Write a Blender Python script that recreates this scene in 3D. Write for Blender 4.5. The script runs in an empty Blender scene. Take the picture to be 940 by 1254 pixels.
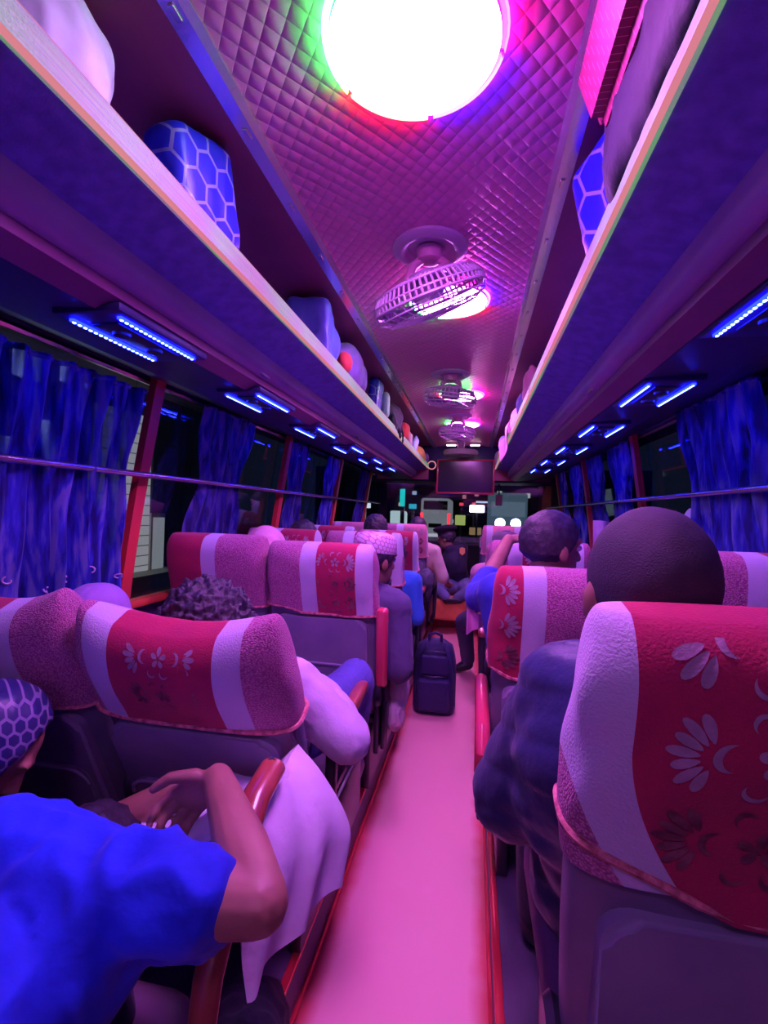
import bpy, bmesh, math, random
from mathutils import Vector, Matrix, noise
random.seed(7)
S = bpy.context.scene
COL = S.collection
PI = math.pi
R = math.radians
def V(*a): return Vector(a if len(a) > 1 else a[0])

# ------------------------------------------------------------------ materials
class NT:
    def __init__(s, name):
        s.m = bpy.data.materials.new(name); s.m.use_nodes = True
        s.t = s.m.node_tree; s.t.nodes.clear()
        s.out = s.n('ShaderNodeOutputMaterial')
    def n(s, typ, **kw):
        o = s.t.nodes.new(typ)
        for k, v in kw.items():
            if k[0] == 'i' and k[1:].isdigit(): s.put(o.inputs[int(k[1:])], v)
            elif k.startswith('in_'): s.put(o.inputs[k[3:].replace('_', ' ')], v)
            else: setattr(o, k, v)
        return o
    def put(s, sock, v):
        if isinstance(v, bpy.types.NodeSocket): s.t.links.new(v, sock)
        elif isinstance(v, (tuple, list)) and sock.type == 'RGBA' and len(v) == 3: sock.default_value = (*v, 1)
        else: sock.default_value = v
    def math(s, op, a, b=0.0, c=0.0):
        return s.n('ShaderNodeMath', operation=op, i0=a, i1=b, i2=c).outputs[0]
    def mix(s, f, a, b):
        o = s.n('ShaderNodeMix', data_type='RGBA')
        s.put(o.inputs[0], f); s.put(o.inputs[6], a); s.put(o.inputs[7], b)
        return o.outputs[2]
    def coord(s, kind='Object'):
        return s.n('ShaderNodeTexCoord').outputs[kind]
    def xyz(s, vec=None):
        o = s.n('ShaderNodeSeparateXYZ', i0=vec if vec is not None else s.coord())
        return o.outputs
    def noise(s, scale, detail=3, vec=None, rough=.5):
        o = s.n('ShaderNodeTexNoise'); s.put(o.inputs['Vector'], vec if vec is not None else s.coord())
        o.inputs['Scale'].default_value = scale; o.inputs['Detail'].default_value = detail
        o.inputs['Roughness'].default_value = rough
        return o.outputs['Fac']
    def bump(s, h, strength=.4, dist=.01):
        return s.n('ShaderNodeBump', in_Strength=strength, in_Distance=dist, in_Height=h).outputs[0]
    def ramp(s, f, stops, const=False):
        o = s.n('ShaderNodeValToRGB', i0=f); cr = o.color_ramp
        if const: cr.interpolation = 'CONSTANT'
        while len(cr.elements) < len(stops): cr.elements.new(.5)
        for e, (p, c) in zip(cr.elements, stops): e.position = p; e.color = (*c, 1)
        return o.outputs[0]
    def bsdf(s, base, rough=.6, metal=0., normal=None, **kw):
        o = s.n('ShaderNodeBsdfPrincipled')
        s.put(o.inputs['Base Color'], base); s.put(o.inputs['Roughness'], rough); s.put(o.inputs['Metallic'], metal)
        if normal is not None: s.put(o.inputs['Normal'], normal)
        for k, v in kw.items(): s.put(o.inputs[k.replace('_', ' ')], v)
        return o.outputs[0]
    def done(s, sh): s.put(s.out.inputs[0], sh); return s.m

def mat(name, base, rough=.6, metal=0., c2=None, vs=6., bs=None, bstr=.3, bdist=.004, coat=0., spec=.5, sheen=0.):
    t = NT(name)
    b = base
    if c2 is not None:
        f = t.n('ShaderNodeMapRange', i0=t.noise(vs, 4), i1=.35, i2=.65).outputs[0]
        b = t.mix(f, base, c2)
    nrm = t.bump(t.noise(bs, 4), bstr, bdist) if bs else None
    return t.done(t.bsdf(b, rough, metal, nrm, Coat_Weight=coat, Specular_IOR_Level=spec, Sheen_Weight=sheen))

def emit(name, col, strength, mixc=None, scale=20):
    t = NT(name)
    c = col if mixc is None else t.mix(t.noise(scale, 2), col, mixc)
    return t.done(t.n('ShaderNodeEmission', i0=c, i1=strength).outputs[0])

def quilt_mat():
    t = NT('quilted_ceiling_vinyl')
    x, y, z = t.xyz()
    s = 1 / .021
    u = t.math('MULTIPLY', t.math('ADD', x, t.math('MULTIPLY', y, .8)), s * PI * .5)
    v = t.math('MULTIPLY', t.math('SUBTRACT', x, t.math('MULTIPLY', y, .8)), s * PI * .5)
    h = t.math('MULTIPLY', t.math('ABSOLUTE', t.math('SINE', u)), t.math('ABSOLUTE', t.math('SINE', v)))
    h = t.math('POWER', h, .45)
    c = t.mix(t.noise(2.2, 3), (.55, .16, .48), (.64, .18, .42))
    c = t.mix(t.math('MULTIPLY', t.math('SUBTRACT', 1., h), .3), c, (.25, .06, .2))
    return t.done(t.bsdf(c, .42, 0, t.bump(h, .45, .008), Specular_IOR_Level=.45))

def cover_mat(off, red=(.56, .030, .085), a=.105, b=.165, wz=0., wk=0.):
    t = NT('seat_cover_cloth')
    x, y, z = t.xyz()
    if wk:
        q = t.math('MAXIMUM', t.math('MULTIPLY', t.math('SUBTRACT', wz + .19, z), 1 / .19), 0.)
        x = t.math('SUBTRACT', x, t.math('MULTIPLY', t.math('POWER', q, 1.8), wk))
    d = t.math('ABSOLUTE', t.math('SUBTRACT', x, off))
    wn = t.n('ShaderNodeTexVoronoi', feature='F1', in_Scale=95.); wd = wn.outputs['Distance']
    fine = t.noise(260, 2)
    redc = t.mix(t.noise(14, 4), red, (red[0] * .62, red[1] * .5, red[2] * 1.1))
    whitec = t.mix(t.noise(9, 3), (.66, .60, .74), (.56, .48, .64))
    wov = t.mix(t.n('ShaderNodeMapRange', i0=wd, i1=.1, i2=.65).outputs[0], (.78, .32, .52), (.40, .10, .24))
    isw = t.math('GREATER_THAN', d, a); iso = t.math('GREATER_THAN', d, b)
    c = t.mix(iso, t.mix(isw, redc, whitec), wov)
    h = t.mix(iso, fine, t.math('MULTIPLY', wd, -3.))
    return t.done(t.bsdf(c, .8, 0, t.bump(h, .5, .003), Specular_IOR_Level=.2, Sheen_Weight=.15))

def curtain_mat(base, c2, light):
    t = NT('blue_curtain_cloth')
    m = t.n('ShaderNodeMapping', i0=t.coord()); m.inputs['Scale'].default_value = (9, 9, 1.3)
    f = t.noise(3.2, 4, m.outputs[0])
    c = t.ramp(f, [(.38, base), (.50, c2), (.60, light)])  # vertical print; lightest strips put light through the cloth into the colour
    nrm = t.bump(t.noise(60, 3), .3, .004)
    a = t.bsdf(c, .55, 0, nrm, Sheen_Weight=.2, Specular_IOR_Level=.45)
    tr = t.n('ShaderNodeBsdfTranslucent', i0=c).outputs[0]
    tp = t.n('ShaderNodeBsdfTransparent', i0=(.5, .5, .8)).outputs[0]
    mx = t.n('ShaderNodeMixShader', i0=.3, i1=a, i2=tr).outputs[0]
    f2 = t.n('ShaderNodeMapRange', i0=t.noise(1.7, 2, m.outputs[0]), i1=.47, i2=.62, i3=0., i4=.55).outputs[0]
    return t.done(t.n('ShaderNodeMixShader', i0=f2, i1=mx, i2=tp).outputs[0])

def glass_mat():
    t = NT('tinted_window_glass')
    tr = t.n('ShaderNodeBsdfTransparent', i0=(.62, .64, .75)).outputs[0]
    gl = t.n('ShaderNodeBsdfGlossy', i0=(.8, .8, 1.), in_Roughness=.03).outputs[0]
    return t.done(t.n('ShaderNodeMixShader', i0=.10, i1=tr, i2=gl).outputs[0])

def holo_mat():
    t = NT('holographic_strip')
    x, y, z = t.xyz()
    f = t.n('ShaderNodeTexVoronoi', feature='F1', in_Scale=70.).outputs['Color']
    g = t.noise(2.2, 2)
    c = t.ramp(g, [(.30, (.32, .06, .20)), (.42, (.13, .16, .18)), (.50, (.02, .34, .07)), (.58, (.13, .19, .2)), (.68, (.26, .04, .3))])
    sp = t.mix(.22, c, f)
    b = t.n('ShaderNodeBsdfPrincipled'); t.put(b.inputs['Base Color'], (.16, .12, .16))
    b.inputs['Metallic'].default_value = 0.; b.inputs['Roughness'].default_value = .55; b.inputs['Specular IOR Level'].default_value = .25
    t.put(b.inputs['Emission Color'], sp); b.inputs['Emission Strength'].default_value = .75  # glow put into the strip so its green shows under pink light
    t.put(b.inputs['Normal'], t.bump(t.noise(150, 2), .6, .004))
    return t.done(b.outputs[0])

def hex_mat(name, base, line, scale, lw=.05):
    t = NT(name)
    x, y, z = t.xyz()
    k = lambda a, m: t.math('MULTIPLY', a, m)
    px = k(t.math('ADD', y, k(x, .6)), scale); py = k(t.math('ADD', z, k(x, .35)), scale)
    def cell(ox, oy):
        a = t.math('SUBTRACT', t.math('FLOORED_MODULO', t.math('ADD', px, ox), 1.), .5)
        b_ = t.math('SUBTRACT', t.math('FLOORED_MODULO', t.math('ADD', py, oy), 1.732), .866)
        a, b_ = t.math('ABSOLUTE', a), t.math('ABSOLUTE', b_)
        return t.math('MAXIMUM', a, t.math('ADD', k(a, .5), k(b_, .866)))
    e = t.math('MINIMUM', cell(0., 0.), cell(.5, .866))
    f = t.math('GREATER_THAN', e, .5 - lw)
    return t.done(t.bsdf(t.mix(f, base, line), .45, 0, t.bump(t.noise(25, 3), .3, .006)))

def weave_mat(name, a, b, scale):
    t = NT(name)
    br = t.n('ShaderNodeTexBrick', in_Color1=(*a, 1), in_Color2=(*a, 1), in_Mortar=(*b, 1), in_Scale=scale, in_Mortar_Size=.12)
    x, y, z = t.xyz(); t.put(br.inputs['Vector'], t.n('ShaderNodeCombineXYZ', i0=z, i1=y).outputs[0])
    return t.done(t.bsdf(br.outputs[0], .5))

def floor_mat():
    t = NT('red_vinyl_floor')
    x, y, z = t.xyz()
    n1 = t.noise(1.3, 4); n2 = t.noise(120, 2); n3 = t.noise(9, 5)
    c = t.mix(n1, (.84, .36, .40), (.90, .46, .48))
    c = t.mix(t.n('ShaderNodeMapRange', i0=n3, i1=.58, i2=.75, i3=0., i4=.35).outputs[0], c, (.9, .5, .5))
    edge = t.n('ShaderNodeMapRange', i0=t.math('ADD', t.math('ABSOLUTE', x), t.math('MULTIPLY', n3, .05)), i1=.22, i2=.27).outputs[0]
    c = t.mix(edge, c, (.75, .10, .12))
    return t.done(t.bsdf(c, .42, 0, t.bump(n2, .12, .002), Specular_IOR_Level=.5))

M = {}
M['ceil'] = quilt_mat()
M['side_ceil'] = mat('dark_red_side_ceiling', (.34, .07, .15), .45, c2=(.26, .05, .12), vs=3)
M['alu'] = mat('aluminium_trim', (.62, .55, .68), .22, .85, bs=90, bstr=.1)
M['rack_under'] = mat('blue_glow_rack_carpet', (.22, .20, .80), .7, c2=(.15, .14, .62), vs=30, bs=220, bstr=.25)  # blue LED glow on the rack underside is put into this colour
M['rail'] = mat('purple_rack_duct', (.45, .25, .62), .34, c2=(.36, .19, .52), vs=5)
M['under_red'] = mat('dark_red_underside', (.30, .08, .26), .4, c2=(.22, .06, .20), vs=4)
M['black'] = mat('black_plastic', (.02, .02, .028), .4)
M['panel'] = mat('dark_blue_panel', (.035, .035, .16), .45, c2=(.025, .025, .12), vs=5)
M['holo'] = holo_mat()
M['pink_edge'] = emit('pink_strip_edge', (1., .18, .42), .7, (1., .42, .38), 2.)
M['floor'] = floor_mat()
M['plat'] = mat('dark_platform_vinyl', (.10, .07, .12), .5, c2=(.07, .05, .09), vs=8)
M['redtrim'] = mat('red_metal_edge', (.75, .05, .07), .25, .3)
M['wall'] = mat('dark_wall_panel', (.10, .05, .14), .5, c2=(.07, .04, .11), vs=4)
M['sill'] = mat('red_window_sill', (.75, .10, .05), .45)
M['pillar'] = mat('red_pillar_cover', (.75, .06, .05), .42, c2=(.62, .05, .05), vs=5)
M['glass'] = glass_mat()
M['chrome'] = mat('metal_bar', (.55, .5, .6), .18, .9)
M['curtain'] = curtain_mat((.012, .012, .20), (.04, .05, .60), (.22, .24, .62))
M['curtain2'] = curtain_mat((.010, .008, .13), (.03, .03, .36), (.14, .12, .40))
M['curl'] = mat('curtain_curl_print', (.55, .42, .60), .6)
M['shell'] = mat('grey_seat_shell', (.20, .17, .25), .5, c2=(.16, .13, .21), vs=10, bs=300, bstr=.2, bdist=.002)
M['shell2'] = mat('seat_back_panel_vinyl', (.30, .25, .36), .55, c2=(.23, .19, .30), vs=7, bs=260, bstr=.25, bdist=.002)
M['piping'] = mat('seat_pocket_piping', (.36, .30, .44), .5)
M['cushion'] = mat('dark_seat_cushion', (.13, .06, .12), .7)
M['metal_dark'] = mat('dark_metal_frame', (.07, .06, .09), .35, .6)
M['wood'] = mat('red_brown_armrest', (.42, .09, .06), .28, c2=(.28, .05, .04), vs=12, coat=.4)
M['redarm'] = mat('red_gloss_armrest', (.72, .06, .12), .2, coat=.5)
M['petal'] = mat('pale_flower_print', (.46, .30, .38), .8, c2=(.34, .20, .28), vs=30, bs=300)
M['petal_dark'] = mat('dark_flower_print', (.14, .025, .05), .8, c2=(.30, .10, .13), vs=40)
M['bead'] = mat('beaded_edge_braid', (.80, .28, .30), .7, c2=(.35, .07, .10), vs=70, bs=120, bstr=.6)
M['covers'] = {}
def cover(off, pale, a, b, wz=0., wk=0.):
    k = (round(off, 3), pale, a, b, wk)
    if k not in M['covers']:
        M['covers'][k] = cover_mat(off, (.80, .30, .30) if pale else (.56, .030, .085), a, b, wz, wk)
    return M['covers'][k]
M['skin'] = mat('brown_skin', (.36, .17, .12), .5, c2=(.30, .135, .095), vs=14, bs=120, bstr=.12, bdist=.002)
M['skin2'] = mat('light_brown_skin', (.46, .23, .16), .5, c2=(.40, .19, .13), vs=14)
M['hair'] = mat('black_hair', (.022, .016, .03), .55, c2=(.05, .035, .06), vs=60, bs=160, bstr=.6)
M['hairshort'] = mat('shaved_hair', (.05, .034, .06), .8, c2=(.03, .02, .04), vs=9, bs=420, bstr=.5, bdist=.003)
M['eye'] = mat('eye_white', (.7, .68, .66), .2)
def cloth(name, c, c2=None, rough=.75, bs=35, bstr=.35, vs=6):
    return mat(name, c, rough, c2=c2 or tuple(k * .75 for k in c), vs=vs, bs=bs, bstr=bstr, bdist=.008, spec=.25, sheen=.1)

# ------------------------------------------------------------------ mesh builder
class MB:
    def __init__(s): s.bm = bmesh.new(); s.mi = 0
    def _mark(s, faces):
        for f in faces: f.material_index = s.mi
    def ball(s, c, r, rot=None, sub=3):
        r = (r, r, r) if isinstance(r, (int, float)) else r
        m = Matrix.Translation(V(c)) @ (rot.to_4x4() if rot is not None else Matrix()) @ Matrix.Diagonal((*r, 1))
        g = bmesh.ops.create_icosphere(s.bm, subdivisions=sub, radius=1, matrix=m)
        s._mark({f for v in g['verts'] for f in v.link_faces}); return g['verts']
    def cone(s, a, b, ra, rb, n=14):
        a, b = V(a), V(b); d = b - a
        if d.length < 1e-6: return
        q = d.to_track_quat('Z', 'Y').to_matrix()
        rings = []
        for p, r in ((a, ra), (b, rb)):
            rings.append([s.bm.verts.new(p + q @ V(r * math.cos(2 * PI * i / n), r * math.sin(2 * PI * i / n), 0)) for i in range(n)])
        fs = [s.bm.faces.new((rings[0][i], rings[0][(i + 1) % n], rings[1][(i + 1) % n], rings[1][i])) for i in range(n)]
        fs.append(s.bm.faces.new(rings[0][::-1])); fs.append(s.bm.faces.new(rings[1])); s._mark(fs)
    def limb(s, pts, rad, sub=2):
        for i, (p, r) in enumerate(zip(pts, rad)):
            s.ball(p, r, sub=sub)
            if i: s.cone(pts[i - 1], p, rad[i - 1], r)
    def box(s, c, size, rot=None, bevel=0., seg=2):
        m = Matrix.Translation(V(c)) @ (rot.to_4x4() if rot is not None else Matrix()) @ Matrix.Diagonal((*size, 1))
        g = bmesh.ops.create_cube(s.bm, size=1, matrix=m)
        fs = {f for v in g['verts'] for f in v.link_faces}
        if bevel:
            es = {e for v in g['verts'] for e in v.link_edges}
            r = bmesh.ops.bevel(s.bm, geom=list(es), offset=bevel, segments=seg, affect='EDGES', profile=.5)
            fs = set(r['faces']) | {f for f in fs if f.is_valid}
        s._mark([f for f in fs if f.is_valid])
    def tube(s, path, r, n=8, closed=False, flat=1.):
        path = [V(p) for p in path]; k = len(path)
        rings = []; up = None
        for i, p in enumerate(path):
            if closed: d = path[(i + 1) % k] - path[i - 1]
            else: d = path[min(i + 1, k - 1)] - path[max(i - 1, 0)]
            d.normalize()
            if up is None:
                up = V(0, 0, 1) if abs(d.z) < .9 else V(0, 1, 0)
            side = d.cross(up)
            if side.length < 1e-5: side = d.cross(V(1, 0, 0))
            side.normalize(); up = side.cross(d).normalized()
            rr = r[i] if isinstance(r, (list, tuple)) else r
            rings.append([s.bm.verts.new(p + side * rr * math.cos(2 * PI * j / n) + up * rr * flat * math.sin(2 * PI * j / n)) for j in range(n)])
        fs = []
        for i in range(k if closed else k - 1):
            a, b = rings[i], rings[(i + 1) % k]
            fs += [s.bm.faces.new((a[j], a[(j + 1) % n], b[(j + 1) % n], b[j])) for j in range(n)]
        if not closed:
            fs.append(s.bm.faces.new(rings[0][::-1])); fs.append(s.bm.faces.new(rings[-1]))
        s._mark(fs)
    def lathe(s, prof, c, n=40, rot=None, a0=0., a1=2 * PI):
        c = V(c); rot = rot if rot is not None else Matrix.Identity(3)
        full = abs(a1 - a0 - 2 * PI) < 1e-6
        cnt = n if full else n + 1
        rings = []
        for r, z in prof:
            if r < 1e-6: rings.append([s.bm.verts.new(c + rot @ V(0, 0, z))])
            else: rings.append([s.bm.verts.new(c + rot @ V(r * math.cos(a0 + (a1 - a0) * i / n), r * math.sin(a0 + (a1 - a0) * i / n), z)) for i in range(cnt)])
        fs = []
        for a, b in zip(rings, rings[1:]):
            for i in range(n):
                j = (i + 1) % cnt
                if len(a) == 1 and len(b) == 1: continue
                if len(a) == 1: fs.append(s.bm.faces.new((a[0], b[j], b[i])))
                elif len(b) == 1: fs.append(s.bm.faces.new((a[i], a[j], b[0])))
                else: fs.append(s.bm.faces.new((a[i], a[j], b[j], b[i])))
        s._mark(fs)
    def prism(s, prof, axis, a, b):
        # closed profile of (p,q) swept along axis ('x','y','z') from a to b
        def P(p, q, t): return {'x': V(t, p, q), 'y': V(p, t, q), 'z': V(p, q, t)}[axis]
        r0 = [s.bm.verts.new(P(p, q, a)) for p, q in prof]; r1 = [s.bm.verts.new(P(p, q, b)) for p, q in prof]
        n = len(prof)
        fs = [s.bm.faces.new((r0[i], r0[(i + 1) % n], r1[(i + 1) % n], r1[i])) for i in range(n)]
        fs.append(s.bm.faces.new(r0[::-1])); fs.append(s.bm.faces.new(r1)); s._mark(fs)
    def grid(s, fn, nu, nv, flip=False):
        g = [[s.bm.verts.new(V(fn(i / nu, j / nv))) for j in range(nv + 1)] for i in range(nu + 1)]
        fs = []
        for i in range(nu):
            for j in range(nv):
                q = (g[i][j], g[i + 1][j], g[i + 1][j + 1], g[i][j + 1])
                fs.append(s.bm.faces.new(q[::-1] if flip else q))
        s._mark(fs); return g
    def fan(s, pts):
        c = sum((V(p) for p in pts), V(0, 0, 0)) / len(pts)
        vc = s.bm.verts.new(c); vs = [s.bm.verts.new(V(p)) for p in pts]
        s._mark([s.bm.faces.new((vc, vs[i], vs[(i + 1) % len(vs)])) for i in range(len(vs))])
    def solid(s, th):
        bmesh.ops.recalc_face_normals(s.bm, faces=s.bm.faces[:])
        bmesh.ops.solidify(s.bm, geom=s.bm.faces[:], thickness=th)
    def rot(s, m): bmesh.ops.transform(s.bm, matrix=m, verts=s.bm.verts[:])

def obj(name, mb, m, parent=None, smooth=True, world=False, fix=True, angle=None):
    me = bpy.data.meshes.new(name)
    if isinstance(mb, MB):
        if fix: bmesh.ops.recalc_face_normals(mb.bm, faces=mb.bm.faces[:])
        mb.bm.to_mesh(me); mb.bm.free()
    else: me = mb; me.name = name
    if world and parent is not None: me.transform(Matrix.Translation(-parent.location))
    for k in (m if isinstance(m, (list, tuple)) else [m]): me.materials.append(k)
    if smooth:
        for p in me.polygons: p.use_smooth = True
        me.set_sharp_from_angle(angle=R(angle if angle else 42))
    o = bpy.data.objects.new(name, me); COL.objects.link(o)
    if parent is not None: o.parent = parent
    return o
def tag(o, label, cat, group=None, kind=None):
    if label: o['label'] = label
    if cat: o['category'] = cat
    if group: o['group'] = group
    if kind: o['kind'] = kind
    return o
def thing(name, label, cat, loc=(0, 0, 0), group=None):
    o = bpy.data.objects.new(name, None); COL.objects.link(o); o.location = loc; o.empty_display_size = .05
    return tag(o, label, cat, group)
def struct(name, mb, m, parent=None, smooth=False, label=None):
    o = obj(name, mb, m, parent, smooth)
    if parent is None: o['kind'] = 'structure'
    if label: o['label'] = label
    return o
def vox(mb, size, it=4, wr=0., wf=9., seed=0., fac=.5, quilt=0.):
    """bake one continuous skin out of overlapping closed shapes"""
    me = bpy.data.meshes.new('tmp'); mb.bm.to_mesh(me); mb.bm.free()
    o = bpy.data.objects.new('tmp', me); COL.objects.link(o)
    r = o.modifiers.new('r', 'REMESH'); r.mode = 'VOXEL'; r.voxel_size = size
    sm = o.modifiers.new('s', 'SMOOTH'); sm.factor = fac; sm.iterations = it
    dg = bpy.context.evaluated_depsgraph_get()
    out = bpy.data.meshes.new_from_object(o.evaluated_get(dg))
    bpy.data.objects.remove(o); bpy.data.meshes.remove(me)
    if quilt:
        for v, n in zip(out.vertices, [v.normal.copy() for v in out.vertices]):
            v.co += n * quilt * (abs(math.sin(PI * (v.co.z + .25 * v.co.y) / .075)) ** .5 - .7)
    if wr:
        ns = [v.normal.copy() for v in out.vertices]
        for v, n in zip(out.vertices, ns):
            p = v.co * wf + V(seed, seed * 1.7, 0)
            q = V(p.x, p.y, p.z * .55)
            h = noise.noise(q) * .6 + (1 - abs(noise.noise(q * 1.9 + V(3, 1, 2))) * 2.2) * .5 - .35
            v.co += n * h * wr
    return out
def lerp(a, b, t): return a + (b - a) * t
def frame(d, up=V(0, 0, 1)):
    d = V(d).normalized(); s = d.cross(up)
    if s.length < 1e-4: s = d.cross(V(0, 1, 0))
    s.normalize(); return d, s, s.cross(d).normalized()

# ------------------------------------------------------------------ the bus shell
Y0, Y1 = -3.0, 7.1
b = MB(); b.box((0, 1.45, -.03), (.56, 8.9, .06)); struct('floor', b, M['floor'])
b = MB(); b.prism([(-1.22, -.04), (-.27, -.04), (-.27, .13), (-1.22, .13)], 'y', Y0, 5.9); struct('floor_left', b, M['plat'])
b = MB(); b.prism([(1.22, -.04), (.27, -.04), (.27, .13), (1.22, .13)], 'y', Y0, 5.9); struct('floor_right', b, M['plat'])
for i, sx in enumerate((-1, 1)):
    b = MB(); b.box((sx * .266, 1.45, .055), (.012, 8.9, .13)); struct(f'trim_{i+40}', b, M['plat'])
    b = MB(); b.box((sx * .270, 1.45, .128), (.024, 8.9, .016), bevel=.006)
    b.tube([(sx * .258, -3, .012), (sx * .258, 5.9, .012)], .009, 6)
    struct(f'trim_{i+1}', b, M['redtrim'], smooth=True)
b = MB(); b.box((0, 6.5, .05), (2.44, 1.2, .22)); struct('floor_front', b, M['floor'])
b = MB(); b.box((0, 5.905, .166), (2.40, .02, .012)); struct('trim_3', b, M['alu'])
# ceiling centre, slightly cambered and quilted
b = MB()
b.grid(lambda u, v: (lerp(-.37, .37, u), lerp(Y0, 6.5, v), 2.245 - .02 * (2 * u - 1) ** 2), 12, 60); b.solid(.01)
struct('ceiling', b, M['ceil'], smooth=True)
for i, sx in enumerate((-1, 1)):
    b = MB()
    b.grid(lambda u, v: (sx * lerp(.36, 1.12, u), lerp(Y0, 6.5, v), 2.24 - .26 * u ** 2.4), 14, 4); b.solid(.012)
    struct('ceiling_left' if sx < 0 else 'ceiling_right', b, M['side_ceil'], smooth=True)
    b = MB()
    b.prism([(sx * .335, 2.236), (sx * .335, 2.214), (sx * .350, 2.205), (sx * .385, 2.205), (sx * .385, 2.236)], 'y', Y0, 6.45)
    struct(f'trim_{i+4}', b, M['alu'])
    b = MB()
    for k in range(26):
        b.box((sx * .366, -.6 + k * .27, 2.203), (.012, .03, .004), bevel=.0015)
    struct(f'trim_{i+6}', b, M['chrome'])

# walls: x leans in towards the top
def wx(z): return 1.215 - .10 * max(0, (z - .95) / .9) ** 1.3
WIN = [-2.25, -.9, .42, 1.66, 3.05, 4.36, 5.68]
for side, sx in (('left', -1), ('right', 1)):
    b = MB(); b.prism([(sx * 1.215, .0), (sx * 1.215, .93), (sx * 1.30, .93), (sx * 1.30, 0)], 'y', Y0, Y1); struct(f'wall_{side}', b, M['wall'])
    b = MB(); b.box((sx * 1.205, 2.05, .94), (.07, 10.1, .03), bevel=.008); struct('trim_8' if sx < 0 else 'trim_9', b, M['sill'], smooth=True)
    b = MB(); b.prism([(sx * wx(1.84), 1.84), (sx * 1.04, 1.93), (sx * 1.06, 2.06), (sx * 1.22, 2.0), (sx * 1.25, 1.84)], 'y', Y0, Y1)
    struct('wall_upper_' + side, b, M['panel'], smooth=True)
    b = MB(); b.tube([(sx * (wx(1.83) - .012), Y0, 1.832), (sx * (wx(1.83) - .012), 6.6, 1.832)], .011, 6); struct('trim_10' if sx < 0 else 'trim_11', b, M['chrome'], smooth=True)
    yo = 0 if sx < 0 else -.06
    for k, y in enumerate(WIN):
        b = MB()
        g = b.grid(lambda u, v: (sx * (wx(lerp(.93, 1.86, v)) - .03), y + yo + lerp(-.028, .028, u) + .05 * v, lerp(.93, 1.86, v)), 2, 14)
        b.solid(.03); struct(f'trim_{12 + k + (9 if sx > 0 else 0)}', b, M['pillar'], smooth=True)
        if k < 6:
            yb = WIN[k + 1] + yo
            b = MB(); b.grid(lambda u, v: (sx * (wx(lerp(.93, 1.86, v)) + .012), lerp(y + yo, yb, u), lerp(.93, 1.86, v)), 2, 14)
            b.solid(.004)
            struct(f'window_{1 + k + (6 if sx > 0 else 0)}', b, M['glass'], smooth=True)
    h = thing('handrail', f'long horizontal metal rail across the {side} windows in front of the curtains', 'rail', (sx * 1.07, 2.6, 1.463))
    b = MB(); b.tube([(sx * 1.07, y, 1.463) for y in (Y0 + .05, 2, 4, 6.3)], .012, 10); obj('bar', b, M['chrome'], h, world=True)
    for y in WIN:
        b = MB(); b.tube([(sx * 1.07, y + .03 + yo, 1.463), (sx * 1.15, y + .03 + yo, 1.463)], .008, 8); obj('bracket', b, M['chrome'], h, world=True)
b = MB(); b.box((0, Y0 - .03, 1.1), (2.6, .06, 2.4)); struct('wall_back', b, M['wall'])
# front: header, dashboard, windscreen
b = MB()
b.prism([(6.2, 1.98), (6.45, 1.78), (7.05, 1.78), (7.15, 2.3), (6.3, 2.3)], 'x', -1.22, 1.22); struct('wall_front', b, M['panel'])
b = MB(); b.prism([(6.75, .16), (6.7, .75), (6.85, .92), (7.2, .95), (7.25, 0), (6.75, 0)], 'x', -1.22, 1.22); struct('trim_30', b, M['black'])
b = MB(); b.grid(lambda u, v: (lerp(-1.2, 1.2, u), 7.18 - .12 * v - .12 * (2 * u - 1) ** 2, lerp(.93, 1.82, v)), 12, 4); b.solid(.005); struct('window_13', b, M['glass'], smooth=True)
for i, sx in enumerate((-1, 1)):
    b = MB(); b.prism([(sx * 1.22, 6.9), (sx * 1.10, 6.98), (sx * 1.06, 7.12), (sx * 1.22, 7.2)], 'z', .9, 1.9); struct(f'trim_{31 + i}', b, M['pillar' if i else 'black'])
    b = MB(); b.box((sx * 1.22, 6.6, 1.4), (.04, .6, 1.0)); struct(f'window_{14 + i}', b, M['glass'])

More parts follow.
